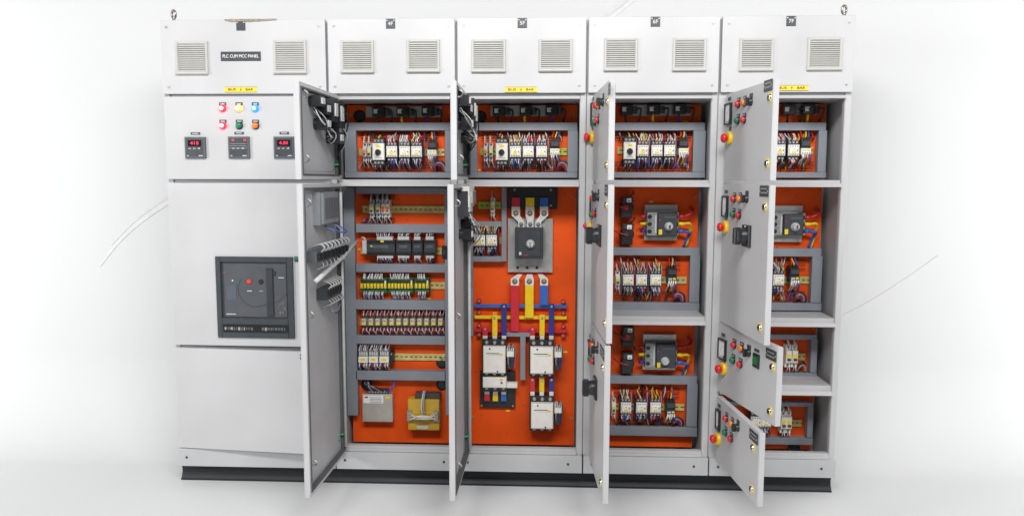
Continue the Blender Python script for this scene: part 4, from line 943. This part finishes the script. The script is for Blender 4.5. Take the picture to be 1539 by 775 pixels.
for k, M in enumerate((REDS, YELS, BLUES)):
    x = -w * .36 + k * w * .36; q = MB(M); q.box(x - w * .11, x + w * .11, -.04, -.03, -.085, -.05, M); q.box(x - w * .1, x + w * .1, -.0395, -.0305, -.0498, -.03, TIN); q.build('sleeved_tail', t); q = MB(GALV); q.cyl((x, -.06, -.012), (0, -1, 0), .006, .008, GALV, 8); q.build('bolt', t)

# ---- 6F and 7F lower compartments
def mccb(i, p, face, kn, label):
    a, b, c, d = RC(*p, YP - .02); X, Z = (a + b) / 2, c; w, h = b - a, d - c
    t = thing('moulded_case_breaker', (X, YP, Z), label, 'circuit breaker', 'grey breakers with a rotary shaft')
    q = MB(GALV); q.box(-w / 2, w / 2, -.02, -.017, 0, h, GALV)
    q.box(-w * .48, w * .46, -.03, -.02, h * .86, h * .99, GALV); q.box(-w * .48, w * .46, -.03, -.02, h * .01, h * .1, GALV)
    for sx in (-.36, .36):
        for sz in (.92, .05): q.cyl((w * sx, -.03, h * sz), (0, -1, 0), .002, .005, BRASS, 8)
    q.build('back_plate', t)
    fa, fb, fc, fd = RC(*face, YP - .085); fa -= X; fb -= X; fc -= Z; fd -= Z
    q = MB(MGREY); q.box(-w * .46, fa - .001, -.07, -.0205, fc - .004, fd + .004, MGREY, .003); tc = MB(MGREY); tc.box(fb + .001, w * .5, -.06, -.0205, fc - .004, fd + .004, MGREY, .003)
    for k in range(3):
        z = fc + (k + .5) * (fd - fc) / 3
        q.lathe((-w * .38, -.07, z), (0, -1, 0), [(0, .011), (.002, .011)], BLACK, 12); tc.box(fb + .003, w * .49, -.061, -.06, z - .01, z + .008, BLACK)
        if k < 2: q.box(-w * .46, -w * .28, -.0708, -.07, z + (fd - fc) / 6 - .001, z + (fd - fc) / 6 + .001, INK)
    q.box(-w * .22, fa - .006, -.0715, -.07, fc + .01, fd - .01, LGREY); q.build('pole_case', t); tc.build('terminal_cover', t)
    q = MB(DARK); q.box(fa, fb, -.085, -.0205, fc, fd, DARK, .003); q.box(fa + .006, fa + .012, -.0856, -.085, fd - .035, fd - .03, RED); q.box(fa + .03, fb - .01, -.0856, -.085, fd - .022, fd - .016, SLATE); q.build('operator_case', t)
    q = MB(YEL); q.box(fa + .004, fa + .02, -.0862, -.0851, fc + .003, fc + .028, YEL); q.build('tag', t)
    kx, kz = U(*kn, YP - .095); kx -= X; kz -= Z
    q = MB(LGREY); q.lathe((kx, -.085, kz), (0, -1, 0), [(0, .021), (.006, .021), (.010, .016), (.024, .014)], LGREY, 18); q.box(kx - .004, kx + .004, -.122, -.1, kz - .01, kz + .01, CHROME, .001); q.build('shaft', t)
    for k, M in enumerate((BLUES, YELS, REDS)):
        q = MB(M)
        z = fc + (k + .5) * (fd - fc) / 3; r = .0075
        q.tube([(w * .5, -.045, z), (w * .5 + .03, -.05, z)], .010, M, 8)
        q.wire([(w * .5 + .025, -.05, z), (w * .5 + .055, -.055, z + (.002 + .01 * (k - 1))), (w * .5 + .05 + .012 * k, -.03, z + (-.03 if k < 2 else .03)), (w * .5 + .035 + .012 * k, -.015, -.03 if k < 2 else z + .045)], r, (WB, WY, WR)[k])
        q.build('cable_tail', t); q = MB(M)
        q.tube([(-w * .46, -.045, z), (-w * .46 - .03, -.045, z)], .0075, (NAVY, YELS, REDS)[k], 8); q.build('cable_sleeve', t)
mccb(3, (968.5, 307.5, 1017.8, 361), (989, 320.5, 1018.3, 353.5), (1005.7, 340.5), 'grey breaker in the middle compartment of cabinet 6F')
mccb(3, (966, 501.5, 1015.5, 555), (986.5, 518, 1016, 553), (1000, 543), 'grey breaker in the bottom compartment of cabinet 6F')
mccb(4, (1154, 309, 1206, 363.5), (1178.5, 322, 1208, 353), (1196, 341), 'grey breaker in the compartment behind the long door of cabinet 7F')
for (cts, con, mx, ov, y, oy, nm) in ((((942, 312), (942.5, 352)), (944.5, 965, 986), 928.5, 1010.5, 421, 415, 'middle compartment of cabinet 6F'),
                                      (((943.5, 506), (943, 546)), (941, 964, 985), 922.5, 1008.5, 613, 615, 'bottom compartment of cabinet 6F')):
    for k, c in enumerate(cts): ct(place(*c, -.06), f'{("upper", "lower")[k]} black ring transformer behind the door, {nm}', 'ring transformers beside the grey breakers', True, (REDS, DARK)[k])
    mcb(place(mx, y, -.06), f'slim pale breaker just beside the door edge in the {nm}', 'slim breakers in 6F', CREAM, .02, YEL)
    for k, x in enumerate(con): contactor(place(x, y), f'{ORD[k]} cream contactor in the {nm}', 'cream contactors', k, 1)
    overload(place(ov, oy), f'black overload relay beside the contactors in the {nm}', 'overload relays beside the contactors', 3, True)
contactor(place(1171, 421), 'cream contactor behind the long door of cabinet 7F', 'cream contactors', 1, 1); overload(place(1195, 414), 'black overload relay behind the long door of cabinet 7F', 'overload relays beside the contactors', 5, True)
for k, (x, y, nm) in enumerate(((1184.5, 535, 'left one, in the third compartment of cabinet 7F'), (1194, 535, 'right one, in the third compartment of cabinet 7F'))):
    mcb(place(x, y, -.05), f'slim pale breaker, {nm}', 'slim breakers in 7F', CREAM, .027, YEL, 1.3)
x, z = U(1204, 548, YP - .03); q = MB(WK); x -= XS[4]
for k in range(3): q.wire([(x - .02, YP - .03, z - .03), (x - .01, YP - .045, z + .01 - .006 * k), (x + .012, YP - .04, z + .012 - .005 * k), (x + .022, YP - .03, z - .034)], .006, (WK, WK, WG)[k])
q.build('cable_loop', cabs[4])
for k, x in enumerate((1137, 1151)): contactor(place(x, 634), ('left', 'right')[k] + ' cream contactor seen above the lowest open door of cabinet 7F', 'cream contactors', 2, 1)
for k, (x, y) in enumerate(((1177, 634), (1185, 634))):
    mcb(place(x, y, -.05), f'slim pale breaker, {("left", "right")[k]} one, in the lowest compartment of cabinet 7F', 'slim breakers in 7F', CREAM, .027, YEL, 1.3)

# ------------------------------------------------------------------ light
w_ = bpy.data.worlds.new('World'); sc.world = w_; w_.use_nodes = True
w_.node_tree.nodes['Background'].inputs['Color'].default_value = (.95, .97, 1, 1); w_.node_tree.nodes['Background'].inputs['Strength'].default_value = .11
def area(name, loc, target, sx, sy, power, col=(1, 1, 1)):
    l = bpy.data.lights.new(name, 'AREA'); l.shape = 'RECTANGLE'; l.size = sx; l.size_y = sy; l.energy = power; l.color = col
    o = bpy.data.objects.new(name, l); C.objects.link(o); o.location = loc
    o.rotation_euler = (Vector(target) - Vector(loc)).to_track_quat('-Z', 'Y').to_euler(); return o
area('ceiling_light', (1.75, -3.2, 3.55), (1.75, 0, 1.6), 4., .7, 212, (1, .99, .985))
area('left_fill', (-3.1, -3.2, 1.9), (2.4, -.2, .9), .8, .8, 108)  # added fill: brightens left-facing doors, throws the shadow to the right
area('right_fill', (5.0, -2.8, 2.2), (1.4, .2, 1.0), 1., 1., 26)  # added weak fill for door faces turned to the right
area('backdrop_fill_left', (-2.6, -.5, 1.3), (-1.5, .72, 1.2), .5, 3., 36)  # added lamp, whitens the left end of the backdrop
area('backdrop_fill_right', (5.75, -.5, 1.3), (4.65, .72, 1.2), .5, 3., 56)  # added lamp, lifts the backdrop's right end to white

sc.view_settings.view_transform = 'Standard'; sc.view_settings.look = 'None'; sc.view_settings.exposure = 0; sc.view_settings.gamma = 1
